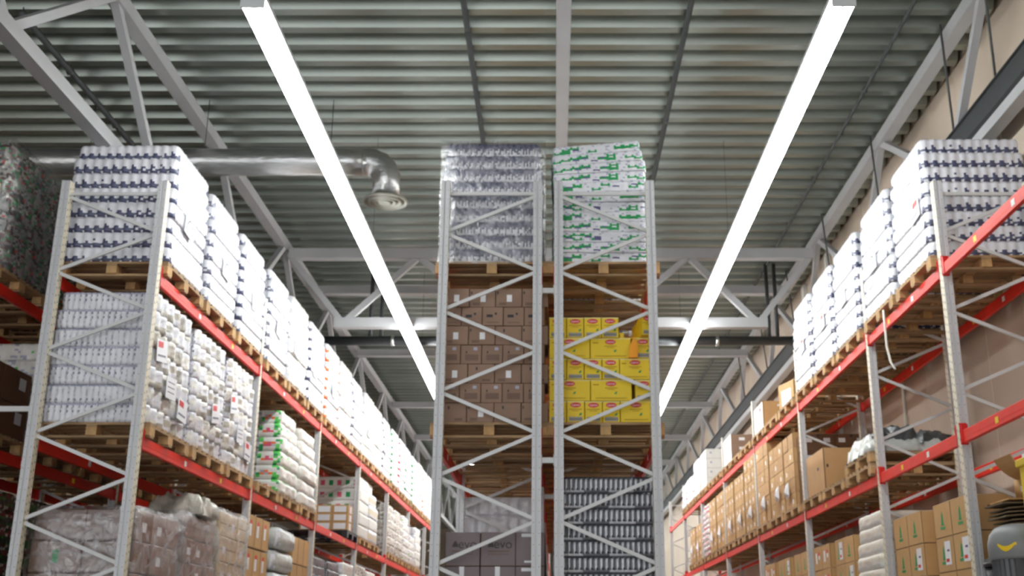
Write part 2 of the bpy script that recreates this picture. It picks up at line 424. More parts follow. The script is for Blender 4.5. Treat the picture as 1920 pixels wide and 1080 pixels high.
rack(-1.09, -.16, FC, LVL, True, 'left one of the two back to back pallet racks in the middle')
rack(.05, .97, FC, LVL, False, 'right one of the two back to back pallet racks in the middle')
rack(3.88, 4.82, FR, LVR, True, 'white and red pallet rack along the beige right wall')
def spacer(x0, x1, y, z, label):
    m = MB(); m.box(x0, x1, -.02, .02, -.025, .025, 'brace_paint'); m.box(x0, x0 + .006, -.04, .04, -.05, .05, 'brace_paint'); m.box(x1 - .006, x1, -.04, .04, -.05, .05, 'brace_paint')
    tag(m.build('row_spacer', None, (0, y, z)), label, 'rack spacer', 'short bars joining back to back racks')
spacer(-5.634, -4.976, Y0 + .05, 3.72, 'short white bar joining the two left racks at the left edge')
spacer(-.114, .004, Y0 + .05, 4.90, 'upper short white bar joining the two middle rack fronts')
spacer(-.114, .004, Y0 + .05, 3.23, 'lower short white bar joining the two middle rack fronts')
spacer(-.114, .004, 13.25, 3.23, 'short white bar joining the middle racks one frame behind the front')

# ---------------------------------------------------------------- pallets
def pallet_meshes(mt, bl):
    X, Y = 1.13, 1.2; h = .144
    dk = MB()
    for k in range(7): y = -Y / 2 + k * (Y - .11) / 6; dk.box(-X / 2, X / 2, y, y + .11, h - .022, h, mt)
    for x in (-X / 2, -.05, X / 2 - .1): dk.box(x, x + .1, -Y / 2, Y / 2, h - .044, h - .022, mt)
    bt = MB(); bt.box(-X / 2, X / 2, -.05, .05, 0, .022, mt)
    bk = MB(); bk.box(-.05, .05, -.07, .07, .022, h - .044, bl)
    one = MB(); one.v = list(dk.v); one.f = list(dk.f); one.m = list(dk.m); one.sm = list(dk.sm); one.mats = list(dk.mats)
    for y in (-Y / 2 + .07, 0, Y / 2 - .07):
        one.box(-X / 2, X / 2, y - .05, y + .05, 0, .022, mt)
        for x in (-X / 2 + .05, 0, X / 2 - .05): one.box(x - .05, x + .05, y - .07, y + .07, .022, h - .044, bl)
    return dk.mesh('deck_boards'), bt.mesh('bottom_board'), bk.mesh('block'), one.mesh('pallet')
PM = pallet_meshes('pallet_wood', 'pallet_block'); PMB = pallet_meshes('black_plastic', 'black_plastic')
PH = .144
def pallet(x, y, z, label, parts=True, black=False, group='wooden pallets on the racks'):
    q = PMB if black else PM
    nm = 'plastic_pallet' if black else 'wooden_pallet'
    if True:
        r = empty(nm, (x, y, z)); obj('deck_boards', q[0], r)
        for yy in (-.53, 0, .53):
            obj('bottom_board', q[1], r, (0, yy, 0))
            for xx in (-.515, 0, .515): obj('block', q[2], r, (xx, yy, 0))
    else: r = obj(nm, q[3], None, (x, y, z))
    return tag(r, label, 'pallet', None if black else group)

# ---------------------------------------------------------------- load layers
def layer_mesh(W, Dp, H, nx, ny, ax, ay, fn, seg=4, rows=7, noise=.004, seed=1, cap='paper_white', inset=.012):
    """one tier of a wrapped load: scalloped outline, pinched at top and bottom; fn picks a material per face"""
    rr = random.Random(seed); pts = []; tagz = []
    def side(p, q, n, amp, sd):
        p = Vector(p); q = Vector(q); d = q - p; nr = Vector((d.y, -d.x)).normalized()
        for i in range(n):
            for k in range(seg):
                t = (i + k / seg) / n; pts.append(p + d * t + nr * (amp * (math.sin(math.pi * k / seg) - .6))); tagz.append((sd, i, k, n))
    a, b = W / 2 - .01, Dp / 2 - .01
    side((-a, -b), (a, -b), nx, ax, 0); side((a, -b), (a, b), ny, ay, 1); side((a, b), (-a, b), nx, ax, 2); side((-a, b), (-a, -b), ny, ay, 3)
    n = len(pts); m = MB(); vs_ = []
    for j in range(rows + 1):
        t = j / rows; pin = inset if j in (0, rows) else 0
        for i, p in enumerate(pts):
            L_ = p.length; corner = min(1, max(0, (abs(p.x) / a + abs(p.y) / b - 1.86) * 7))
            sc = 1 - (pin + corner * .018) / L_ + rr.uniform(-noise, noise) / L_
            vs_.append((p.x * sc, p.y * sc, H * t))
    base = 0; m.v = vs_
    for j in range(rows):
        for i in range(n):
            i2 = (i + 1) % n; mt = fn(tagz[i][0], tagz[i][1], tagz[i][2], tagz[i][3], j, rr)
            m.f.append([j * n + i, j * n + i2, (j + 1) * n + i2, (j + 1) * n + i]); m.m.append(m.mi(mt)); m.sm.append(True)
    for j in (0, rows):
        f = [j * n + i for i in range(n)]; m.f.append(f[::-1] if j == 0 else f); m.m.append(m.mi(cap)); m.sm.append(False)
    return m.mesh('pack_layer')
def st_roll(mark, side_mark=None, dens=1.0, full=False):
    def fn(sd, i, k, n, j, r):
        if sd in (0, 2):
            if j == 1 or (j == 0 and k != 0): return mark if r.random() < .97 * dens else 'paper_white'
            if j == 2 and k in (1, 2): return mark if r.random() < .8 * dens else 'paper_white'
            if j == 3 and k == 1 and r.random() < .4 * dens: return mark
        else:
            e = i if sd == 3 else n - 1 - i
            e2 = n - 1 - e
            if min(e, e2) == 0 and j in (0, 1): return mark
            if min(e, e2) == 0 and j == 2 and k in (1, 2): return mark
            if side_mark and j == 2 and r.random() < .12: return side_mark
            if full and j in (0, 1) and r.random() < .5: return mark
        return 'paper_white'
    return fn
def st_can(sd, i, k, n, j, r):
    if j >= 4: return 'paper_navy' if (k in (1, 2) and r.random() < .6) else 'paper_slate'
    if j == 3 and k in (1, 2): return 'paper_slate'
    return 'film_white' if (k != 0 or j < 1) and r.random() < .85 else 'paper_slate'
def st_silver(sd, i, k, n, j, r):
    if j == 6: return 'can_dark'
    if j == 0: return 'tray_grey' if (i // 5) % 2 else 'film_white'
    if k in (1, 2) and j in (1, 2, 3, 4, 5): return 'can_silver' if (j > 1 or k == 1) else 'can_dark'
    return 'can_dark'
def st_green(sd, i, k, n, j, r):
    if not hasattr(r, 'pat'): r.pat = [(r.randrange(10), r.randrange(1, 5), r.choice(['print_green', 'print_green', 'print_purple'])) for _ in range(17)]
    for (ci, cj, cm) in r.pat:
        if i == ci and j == cj and (k > 0 or cm == 'print_green'): return cm
        if i == ci and j == cj + 1 and k in (0, 3) and cm == 'print_green': return cm
    if r.random() < .12: return 'print_faint'
    return 'film_white'
def st_text(top):
    def fn(sd, i, k, n, j, r):
        if sd in (1, 3): 
            if not hasattr(r, 'bl'): r.bl = {}
            q = r.bl.setdefault((sd, i, k // 2, j // 3), r.random()); return 'film_blotch' if q < .2 else ('film_grey' if q < .28 else ('film_white' if q > .6 else 'film_side'))
        if (j == (6 if top else 1) or (top and j == 4)) and k == 1 and r.random() < .92: return 'print_grey'
        if j == 7 and k != 0: return 'print_faint'
        if k == 0 and r.random() < .4: return 'print_faint'
        return 'paper_white'
    return fn
def st_mixed(sd, i, k, n, j, r):
    q = r.random()
    if q < .12: return 'print_green'
    if q < .15: return 'print_red'
    if q < .34: return 'label_dark_red'
    if q < .62: return 'can_dark'
    return 'film_grey'
def st_bottle(sd, i, k, n, j, r):
    q = (i // 2 * 13 + j) % 7
    if j in (2, 3, 4): return 'bottle_green' if q < 5 else 'bottle_dark'
    return 'bottle_dark' if r.random() < .55 else ('film_grey' if r.random() < .5 else 'label_dark_red')
def st_redbag(sd, i, k, n, j, r):
    q = r.random(); return 'label_dark_red' if q < .5 else ('film_white' if q < .7 else 'print_purple')
def st_plain(sd, i, k, n, j, r): return 'film_side' if sd in (1, 3) else 'film_white'
def st_clear(sd, i, k, n, j, r): return 'film_grey' if r.random() < .55 else 'film_side'
def st_sackprint(sd, i, k, n, j, r):
    if sd == 0 and i == 2:
        if j in (2, 3) and k in (1, 2, 3): return r.choice(['print_pink', 'print_orange', 'film_side', 'print_faint'])
        if k in (0, 4, 5) and r.random() < .45: return r.choice(['print_bright_green', 'print_green'])
    if sd == 0 and i < 2: return 'tray_grey' if r.random() < .35 else 'sack_grey'
    if r.random() < .03: return 'print_bright_green'
    return 'film_side' if sd else 'sack_white'
def st_palegreen(sd, i, k, n, j, r):
    q = r.random(); return 'print_bright_green' if (q < .10 and j in (2, 3)) else ('print_faint' if q < .18 else 'film_side')
def st_jug(sd, i, k, n, j, r): return 'film_white' if j in (0, 1, 5, 6) else 'cream_board'
def st_box(mark):
    def fn(sd, i, k, n, j, r):
        if j in (2, 3, 4) and k in (1, 2) and sd in (0, 3): return mark if i % 2 else 'print_green'
        return 'carton_white'
    return fn
LAY = {
 'navy': dict(W=1.12, Dp=1.16, H=.163, nx=11, ny=11, ax=.022, ay=.010, fn=st_roll('paper_navy')),
 'navy_side': dict(W=1.12, Dp=1.16, H=.163, nx=11, ny=11, ax=.022, ay=.012, fn=st_roll('paper_slate', None, .8)),
 'orange': dict(W=1.12, Dp=1.16, H=.163, nx=9, ny=9, ax=.018, ay=.010, fn=st_roll('print_orange', 'print_orange')),
 'green_roll': dict(W=1.12, Dp=1.16, H=.163, nx=9, ny=9, ax=.018, ay=.010, fn=st_roll('print_green', 'print_bright_green')),
 'red_roll': dict(W=1.12, Dp=1.16, H=.163, nx=9, ny=9, ax=.018, ay=.010, fn=st_roll('print_red', 'print_pink')),
 'plain': dict(W=1.12, Dp=1.16, H=.22, nx=8, ny=8, ax=.02, ay=.014, fn=st_plain, noise=.01),
 'can': dict(W=1.04, Dp=1.16, H=.147, nx=16, ny=16, ax=.012, ay=.012, fn=st_can, noise=.005, cap='film_white'),
 'silver': dict(W=1.02, Dp=1.16, H=.147, nx=20, ny=20, ax=.012, ay=.012, fn=st_silver, noise=.002, cap='can_dark'),
 'green': dict(W=.98, Dp=1.16, H=.110, nx=10, ny=10, ax=.008, ay=.008, fn=st_green, noise=.006, cap='film_white', inset=.006),
 'text_a': dict(W=1.02, Dp=1.22, H=.188, nx=17, ny=6, ax=.014, ay=.05, fn=st_text(True), noise=.008, rows=8, inset=.016),
 'text_b': dict(W=1.02, Dp=1.22, H=.188, nx=17, ny=5, ax=.014, ay=.05, fn=st_text(False), noise=.008, rows=8, inset=.016),
 'mixed': dict(W=1.12, Dp=1.2, H=.19, nx=8, ny=8, ax=.02, ay=.02, fn=st_mixed, noise=.01, cap='film_grey'),
 'bottle': dict(W=1.1, Dp=1.2, H=.19, nx=12, ny=12, ax=.03, ay=.03, fn=st_bottle, noise=.008, cap='bottle_dark'),
 'redbag': dict(W=1.1, Dp=1.2, H=.2, nx=7, ny=7, ax=.03, ay=.03, fn=st_redbag, noise=.012, cap='film_white'),
 'clear': dict(W=1.1, Dp=1.18, H=.19, nx=7, ny=7, ax=.03, ay=.04, fn=st_clear, noise=.014, cap='film_grey'),
 'palegreen': dict(W=1.1, Dp=1.18, H=.19, nx=7, ny=7, ax=.02, ay=.03, fn=st_palegreen, noise=.01),
 'jug': dict(W=1.08, Dp=1.15, H=.27, nx=1, ny=2, ax=.01, ay=.01, fn=st_jug, noise=.003, seg=8, cap='carton_white'),
 'sackprint': dict(W=1.1, Dp=1.15, H=.205, nx=3, ny=3, ax=.02, ay=.02, fn=st_sackprint, noise=.008, rows=6, seg=6, inset=.035, cap='sack_white'),
 'sackplain': dict(W=1.1, Dp=1.15, H=.2, nx=2, ny=2, ax=.02, ay=.02, fn=lambda *a: 'film_side', noise=.008, rows=6, seg=6, inset=.035, cap='sack_white'),
 'sackcream': dict(W=1.1, Dp=1.12, H=.168, nx=2, ny=2, ax=.02, ay=.015, fn=lambda sd, i, k, n, j, r: 'sack_white' if j < 2 else 'sack_cream', noise=.008, rows=5, seg=6, inset=.022, cap='sack_cream'),
 'sackred': dict(W=1.08, Dp=1.12, H=.128, nx=2, ny=2, ax=.015, ay=.015, fn=lambda sd, i, k, n, j, r: r.choice(['print_pink', 'print_red', 'print_faint']) if (j in (1, 2) and r.random() < .55) else 'sack_white', noise=.006, rows=4, seg=7, inset=.03, cap='sack_white'),
 'treebox': dict(W=1.08, Dp=1.15, H=.24, nx=6, ny=6, ax=.002, ay=.002, fn=st_box('print_pink'), noise=.001, cap='carton_white'),
}
LM = {}
def layers(k):
    if k not in LM: LM[k] = [layer_mesh(seed=s_ * 31 + len(k), **LAY[k]) for s_ in range(1, 6 if k == 'green' else 4)]
    return LM[k]
POCK = {}
def pocket_mesh(kind):
    if kind in POCK: return POCK[kind]
    m = MB(); m.box(-.003, .003, -.15, .15, -.11, .11, 'label_white')
    if kind == 'arc':
        for a in range(7):
            t0 = math.radians(a * 26); t1 = math.radians((a + 1) * 26)
            p = lambda t: (0.004, -.1 * math.cos(t), -.06 + .13 * math.sin(t))
            m.bar(p(t0), p(t1), .004, .014, 'print_black', (1, 0, 0)); q = lambda t: (-0.004, p(t)[1], p(t)[2]); m.bar(q(t0), q(t1), .004, .014, 'print_black', (1, 0, 0))
    elif kind == 'red':
        for s_ in (1, -1): m.box(s_ * .0035 - .001, s_ * .0035 + .001, -.12, .02, .03, .09, 'print_red')
        for s_ in (1, -1): m.box(s_ * .0035 - .001, s_ * .0035 + .001, -.12, .1, -.06, -.04, 'print_grey')
    else:
        for s_ in (1, -1):
            for q in range(3): m.box(s_ * .0035 - .001, s_ * .0035 + .001, -.11, .09, .05 - q * .05, .06 - q * .05, 'print_grey')
    POCK[kind] = m.mesh('document_label'); return POCK[kind]
def load(x, y, z, kind, tiers, label, cat='pallet load', group=None, name='wrapped_load', lean=0, jit=.008, pocket=None, side=1, film_=False, pz=.35, sx=1, sy=1, dome=0):
    r = tag(empty(name, (x, y, z)), label, cat, group)
    kinds = [kind] if isinstance(kind, str) else kind
    zz = 0; xx = 0
    for t in range(tiers):
        kk = kinds[t % len(kinds)]; H = LAY[kk]['H']; me = R.choice(layers(kk))
        a = lean * max(0, (t - tiers * .4) / tiers)
        sc = (1, .985, .95)[max(0, t - tiers + 3)] if tiers > 3 else 1
        sc -= dome * max(0, (t / max(1, tiers - 1) - .55)) ** 1.3
        o = obj('pack_layer', me, r, (xx + R.uniform(-jit, jit), R.uniform(-jit, jit), zz), (0, -a, R.uniform(-.006, .006)))
        o.scale = (sx * sc, sy * sc, 1.0)
        zz += H; xx -= math.tan(a * .9) * H * 1.0
        if lean: zz += .0
    hw = LAY[kinds[0]]['W'] / 2 * sx
    if pocket:
        obj('document_label', pocket_mesh(pocket), r, (side * (hw + .012), R.uniform(-.3, .05), zz * pz), (R.uniform(-.2, .2), 0, 0))
    if film_:
        d = LAY[kinds[0]]['Dp'] / 2 * sy
        m = MB(); n = 9; P2 = []
        for j in range(n + 1):
            for (ax_, ay_) in [(-1, -1), (-.5, -1), (0, -1), (.5, -1), (1, -1), (1, -.5), (1, 0), (1, .5), (1, 1), (0, 1), (-1, 1), (-1, 0)]:
                P2.append((ax_ * (hw + .02) + R.uniform(-.006, .006), ay_ * (d + .02) + R.uniform(-.006, .006), -.02 + (zz + .03) * j / n))
        f = [[j * 12 + i, j * 12 + (i + 1) % 12, (j + 1) * 12 + (i + 1) % 12, (j + 1) * 12 + i] for j in range(n) for i in range(12)]
        f.append([n * 12 + i for i in range(12)]); m.add(P2, f, 'stretch_film', True); m.build('stretch_film', r)
    return r

# ---------------------------------------------------------------- cartons
CM = {}
def carton_mesh(key, w_, d_, h_, mt, decals=(), seam='carton_seam', tape=None):
    """decals: (face, u0, u1, v0, v1, material) or (face, 'text', string, u, v, size, material) or (face,'oval',u,v,ru,rv,mat) ; faces f(-Y) l(-X) r(+X)"""
    if key in CM: return CM[key]
    m = MB(); m.box(-w_ / 2, w_ / 2, -d_ / 2, d_ / 2, 0, h_, mt, .004)
    e = .0012
    def P(face, u, v, e=e):
        if face == 'f': return (-w_ / 2 + u * w_, -d_ / 2 - e, v * h_)
        if face == 'l': return (-w_ / 2 - e, d_ / 2 - u * d_, v * h_)
        return (w_ / 2 + e, -d_ / 2 + u * d_, v * h_)
    if seam:
        for fc in 'flr':
            m.add([P(fc, .02, .0), P(fc, .98, .0), P(fc, .98, .018), P(fc, .02, .018)], [(0, 1, 2, 3)], seam)
            m.add([P(fc, .0, .01), P(fc, .014, .01), P(fc, .014, .99), P(fc, .0, .99)], [(0, 1, 2, 3)], seam)
    ee = e
    for d in decals:
        ee += .0004
        if d[1] == 'text':
            vv, ff = text(d[2]); fc, _, _, u, v, sz, mm = d; dim = d_ if fc in 'lr' else w_
            m.add([P(fc, u + c.x * sz / dim, v + c.y * sz / h_, ee) for c in vv], ff, mm)
        elif d[1] == 'oval':
            fc, _, u, v, ru, rv, mm = d
            m.add([P(fc, u + ru * math.cos(a * math.pi / 9), v + rv * math.sin(a * math.pi / 9), ee) for a in range(18)], [tuple(range(18))], mm)
        elif d[1] == 'poly':
            fc, _, pp, mm = d; m.add([P(fc, u, v, ee) for u, v in pp], [tuple(range(len(pp)))], mm)
        else:
            fc, u0, u1, v0, v1, mm = d; m.add([P(fc, u0, v0, ee), P(fc, u1, v0, ee), P(fc, u1, v1, ee), P(fc, u0, v1, ee)], [(0, 1, 2, 3)], mm)
    CM[key] = m.mesh('carton'); return CM[key]
def carton(me, x, y, z, label, group=None, rz=0, name='carton', cat='box'):
    return tag(obj(name, me, None, (x, y, z), (0, 0, rz)), label, cat, group)
# ---- prints
tree = lambda fc, u, v, s, mt: [(fc, 'poly', [(u - .09 * s, v), (u + .09 * s, v), (u + .06 * s, v + .1 * s), (u + .05 * s, v + .28 * s), (u, v + .42 * s), (u - .05 * s, v + .28 * s), (u - .06 * s, v + .1 * s)], mt),
                                 (fc, u - .14 * s, u + .14 * s, v - .12 * s, v - .04 * s, mt)]

# ================================================================ LEFT RACK, TOP
ZT = 5.10 + PH
kinds_top = ['navy', 'navy_side', 'navy', 'navy_side', 'plain', 'navy', 'orange', 'plain', 'navy_side', 'plain', 'plain', 'navy', 'green_roll', 'red_roll', 'green_roll', 'green_roll', 'plain', 'orange', 'plain', 'plain', 'plain']
desc = {'navy': 'white paper roll packs with navy print', 'navy_side': 'white paper roll packs with slate blue print', 'plain': 'plain white wrapped packs', 'orange': 'white packs with orange print',
        'green_roll': 'white packs with green print', 'red_roll': 'white packs with red print'}
def slots(frames, per):
    out = []
    for i in range(len(frames) - 1):
        n = per[i] if isinstance(per, list) else per
        a = frames[i] + PD; b = frames[i + 1]; p = (b - a) / n
        for k in range(n): out.append(a + p * (k + .5))
    return out
SL = slots(FL, 3)
for i, y in enumerate(SL[:19]):
    k = kinds_top[i]; t = 6 if k == 'plain' else 8
    pallet(-4.43, y, 5.10, 'wooden pallet, %s from the front on the left rack top level' % ORD[i], i < 9)
    load(-4.43, y, ZT, k, t, '%s, %s load back on the left rack top' % (desc[k], ORD[i]), group='loads on the left rack top level',
         name='paper_roll_load', pocket=['arc', 'arc', 'lines', 'arc', 'arc', 'lines'][i % 6] if i < 12 else ('red' if i % 2 else None), side=1, pz=.42, jit=.012)
# ================================================================ LEFT RACK, MIDDLE LEVEL
Z2 = 3.47 + PH
for i in range(3):
    pallet(-4.43, SL[i], 3.47, 'wooden pallet under bagged white packs, %s one back on the left rack' % ORD[i])
    o = load(-4.43, SL[i], Z2, ['text_a', 'text_b', 'text_a'], 7, 'bagged white packs with grey print, %s from the front on the left rack middle level' % ORD[i],
             group='bagged pack loads on the left rack middle level', name='bagged_pack_load', jit=.012)
    for q, (yy, zz) in enumerate(((-.42, .75), (-.05, .45), (.35, .3)) if i != 1 else ((.2, .5),)):
        obj('document_label', pocket_mesh('red' if q != 1 else 'lines'), o, (.535, yy, zz), (.15 - .1 * q, 0, 0))
def sack_mesh(w_, d_, h_, mt, prints=None, seed=1, e=.35):
    rr = random.Random(seed); n, k = 14, 8; m = MB(); vs_ = []; fs = []
    for j in range(k + 1):
        ph = -math.pi / 2 + math.pi * j / k
        for i in range(n * 2):
            th = 2 * math.pi * i / (n * 2)
            f = lambda c, p: math.copysign(abs(c) ** p, c)
            x = f(math.cos(th), e) * f(math.cos(ph), e * .8); y = f(math.sin(th), e) * f(math.cos(ph), e * .8); z = f(math.sin(ph), .45 + e)
            q = rr.uniform(-.008, .008)
            vs_.append((x * w_ / 2 + q, y * d_ / 2 + q, h_ / 2 + z * h_ / 2 * (1 - e * .6 * max(abs(x), abs(y)) ** 6) + q * .5))
    N_ = 2 * n
    for j in range(k):
        for i in range(N_):
            mm = mt
            if prints and 2 <= j <= 5:
                if rr.random() < .22: mm = rr.choice(prints)
            fs = [(j * N_ + i, j * N_ + (i + 1) % N_, (j + 1) * N_ + (i + 1) % N_, (j + 1) * N_ + i)]
            m.f.append(list(fs[0])); m.m.append(m.mi(mm)); m.sm.append(True)
    m.v = vs_
    return m.mesh('sack')
SK = {}
def sack(key, *a, **k):
    if key not in SK: SK[key] = sack_mesh(*a, **k)
    return SK[key]
def sack_load(x, y, z, tiers, nx, ny, me, h_, label, group=None, w_=1.1, d_=1.15, name='sack_load', shrink=0, jit=.015, cat='pallet load'):
    r = tag(empty(name, (x, y, z)), label, cat, group)
    for t in range(tiers):
        s_ = 1 - shrink * max(0, t / tiers - .5)
        for a in range(nx):
            for b in range(ny):
                if isinstance(me, list): mm = me[(t + a + b) % len(me)]
                else: mm = me
                o = obj('sack', mm, r, (((a + .5) / nx - .5) * w_ * s_ + R.uniform(-jit, jit), ((b + .5) / ny - .5) * d_ * s_ + R.uniform(-jit, jit), t * h_), (0, 0, R.uniform(-.03, .03)))
                o.scale = (s_, s_, 1.06)
    return r
sp = [sack('gp1', .56, 1.15, .2, 'sack_white', ['print_bright_green', 'print_red', 'print_orange'], seed=3, e=.2), sack('gp2', .56, 1.15, .2, 'sack_white', ['print_bright_green', 'print_green'], seed=5, e=.2)]
sw = sack('w1', .56, 1.15, .2, 'sack_white', seed=8, e=.2)
pallet(-4.43, SL[3], 3.47, 'empty looking wooden pallet before the printed sacks on the left rack')
pallet(-4.43, SL[4], 3.47, 'wooden pallet under the green and red printed sacks')
load(-4.43, SL[4] + .02, Z2, 'sackprint', 6, 'stack of white sacks with green and red print on the left rack middle level', name='sack_load', dome=.35, jit=.02)
o = D.objects
pallet(-4.43, SL[5], 3.47, 'wooden pallet under the plain white sacks on the left rack')
load(-4.43, SL[5], Z2, 'sackplain', 6, 'stack of plain white sacks just behind the printed sacks on the left rack', name='sack_load', dome=.25, jit=.02)
pallet(-4.43, SL[8], 3.47, 'black plastic pallet under the small labelled cartons on the left rack', True, True)
me = carton_mesh('lab6', .3, .5, .155, 'carton_kraft', [('f', .12, .88, .15, .85, 'label_white'), ('r', .3, .7, .1, .9, 'label_white')])
for c in range(3):
    for rw in range(3):
        carton(me, -4.03 - c * .305, SL[8] - .3, Z2 + rw * .157, 'labelled kraft carton on the black pallet, %s row up, %s from the aisle' % (ORD[rw], ORD[c]), 'labelled cartons on the black pallet')
def gen(i, kind, tiers, lab, **k):
    pallet(-4.43, SL[i], 3.47, 'wooden pallet under the %s' % lab.split(' on the ')[0], i < 10)
    return load(-4.43, SL[i], Z2, kind, tiers, lab, **k)
gen(9, 'treebox', 5, 'white cartons with green and pink tree print on the left rack behind the labelled cartons', name='carton_load')
gen(10, ['jug', 'treebox', 'jug'], 5, 'domed white load with two rows of green and pink print on the left rack', name='bagged_load', dome=.5, sx=.98)
gen(12, 'clear', 6, 'crinkled clear bagged load on the left rack beyond the domed white load', name='bagged_load', dome=.2)
gen(13, 'clear', 6, 'greyish bagged load on the left rack, next beyond the first crinkled one', name='bagged_load', dome=.2)
gen(14, 'palegreen', 6, 'pale green flecked load on the left rack near the far end', name='bagged_load')
gen(15, 'palegreen', 4, 'low pale green load at the far end of the left rack', name='bagged_load')
gen(16, 'plain', 5, 'white load farthest back on the left rack middle level', name='bagged_load')
# ================================================================ LEFT RACK, LOWER LEVEL
Z3 = 1.78 + PH
def wrapped_boxes(x, y, w_, d_, h_, mt, label, nb=3, seed=1):
    rr = random.Random(seed); r = tag(empty('wrapped_carton_load', (x, y, Z3)), label, 'pallet load', 'film wrapped carton loads on the left rack')
    rows = nb; hh = h_ / rows
    for j in range(rows):
        for a in range(2):
            for b in range(3):
                m = MB(); ww = w_ / 2; dd = d_ / 3
                m.box(-ww / 2 + .004, ww / 2 - .004, -dd / 2 + .004, dd / 2 - .004, 0, hh - .006, mt, .012)
                if rr.random() < .5: m.box(ww / 2 - .004, ww / 2 - .002, -.05, .07, hh * .3, hh * .6, 'label_white')
                if rr.random() < .35: m.box(-.03, .03, -dd / 2 + .002, -dd / 2 + .004, hh * .3, hh * .7, 'print_green')
                m.box(ww / 2 - .004, ww / 2 - .0025, -dd / 2 + .02, dd / 2 - .02, hh * .48, hh * .52, 'carton_shade_print')
                m.build('carton', r, ((a - .5) * ww + rr.uniform(-.012, .012), (b - 1) * dd, j * hh))
    m = MB(); n = 10; ring = [(-1, -1), (-.5, -1.02), (0, -1), (.5, -1.03), (1, -1), (1.02, -.5), (1, 0), (1.03, .5), (1, 1), (0, 1), (-1, 1), (-1, 0)]; P2 = []
    for j in range(n + 1):
        for a, b in ring:
            sh = 1 - (.1 if j == n else 0)
            P2.append((a * (w_ / 2 + .03) * sh + rr.uniform(-.015, .015), b * (d_ / 2 + .03) * sh + rr.uniform(-.015, .015), (h_ + .03) * j / n))
    f = [[j * 12 + i, j * 12 + (i + 1) % 12, (j + 1) * 12 + (i + 1) % 12, (j + 1) * 12 + i] for j in range(n) for i in range(12)]; f.append([n * 12 + i for i in range(12)])
    m.add(P2, f, 'stretch_film', True); m.build('stretch_film', r)
    return r
for i in range(16): pallet(-4.43, SL[i], 1.78, 'wooden pallet, %s from the front on the left rack lower level' % ORD[i], i < 3)
wrapped_boxes(-4.38, SL[0] + .04, .98, 1.22, .88, 'wrapped_brown', 'film wrapped brown cartons nearest on the left rack lower level', 3, 4)
wrapped_boxes(-4.38, SL[1], 1.0, 1.15, .98, 'wrapped_brown', 'film wrapped brown cartons with glossy creases, second back on the lower left level', 4, 9)
wrapped_boxes(-4.40, SL[2], 1.02, 1.15, 1.16, 'wrapped_kraft', 'film wrapped kraft cartons, third back on the lower left level', 4, 12)
kb = carton_mesh('kb', .5, .36, .41, 'carton_kraft', [('f', .25, .5, .3, .7, 'label_white'), ('r', .2, .5, .35, .8, 'label_white'), ('r', .2, .5, .72, .84, 'print_red')])
for b in range(3):
    for rw in range(3):
        carton(kb, -4.2, SL[3] - .38 + b * .38, Z3 + rw * .43, 'kraft carton before the grey bales, left rack, %s column back, %s row up' % (ORD[b], ORD[rw]), 'kraft cartons before the grey sacks')
sg = sack('sg', 1.08, 1.14, .3, 'sack_grey', ['film_white', 'print_faint'], seed=21, e=.2)
sack_load(-4.4, SL[4], Z3, 4, 1, 1, sg, .31, 'four fat grey film wrapped bales stacked on the left rack lower level', name='wrapped_bales')
kc = carton_mesh('kc', .5, .38, .4, 'carton_kraft', [])
for b in range(3):
    for rw in range(3): carton(kc, -4.2, SL[5] - .4 + b * .4, Z3 + rw * .41, 'plain kraft carton beyond the grey bales, %s column back, %s row up' % (ORD[b], ORD[rw]), 'kraft cartons beyond the grey bales')
for i, (k, t, lb) in enumerate((('silver', 7, 'dark can trays, seventh back on the lower left level'), ('silver', 7, 'dark can trays, eighth back on the lower left level'), ('plain', 5, 'white bagged load beyond the dark can trays on the lower left level'), ('clear', 6, 'crinkled bagged load near the far end of the lower left level'), ('plain', 5, 'white load at the far end of the lower left level'))):
    load(-4.43, SL[6 + i], Z3, k, t, lb, name='lower_load')
# ================================================================ RACK BEHIND THE LEFT ONE
ZB = [5.10 + PH, Z2, Z3]
SL2 = SL[:9]
for i, y in enumerate(SL2):
    for L_, z in enumerate((5.10, 3.47, 1.78)):
        pallet(-6.16, y, z, 'wooden pallet on the far left rack, %s level, %s one back' % (('top', 'middle', 'lower')[L_], ORD[i]), i < 3)
for i, y in enumerate(SL2[:3]):
    load(-6.15, y, ZB[0], 'mixed', 7, 'dark load with green and red print at the upper left edge, %s back' % ORD[i], name='mixed_load', group='green and red loads at the upper left edge', film_=(i == 0))
load(-6.15, SL2[1], ZB[1], 'palegreen', 6, 'white and pale green load behind the dark brown cartons at the left edge', name='bagged_load')
load(-6.15, SL2[2], ZB[1], 'clear', 6, 'greyish bagged load deep on the left edge rack middle level', name='bagged_load')
kd = carton_mesh('kd', .56, .6, .36, 'carton_dark', [('r', .55, .8, .45, .8, 'label_white'), ('f', .2, .4, .3, .6, 'label_white')])
for b in range(2):
    for rw in range(2): carton(kd, -5.92, SL2[0] - .3 + b * .61, ZB[1] + rw * .365, 'dark brown carton with white label at the left edge, %s row, %s column back' % (('lower', 'upper')[rw], ORD[b]), 'dark brown cartons at the left edge')
for i in range(3):
    load(-6.12, SL2[i], ZB[2], 'bottle' if i < 2 else 'redbag', 6, ['green bottle packs at the lower left edge', 'green bottle packs seen behind the lower left post', 'dark red and white bags behind the green bottles'][i], name='bottle_load' if i < 2 else 'bagged_load')
for i in range(3, 7):
    load(-6.12, SL2[i], ZB[2] if i % 2 else ZB[1], 'clear' if i % 2 else 'bottle', 6, 'dim load deep inside the far left rack, %s back' % ORD[i], name='bagged_load')
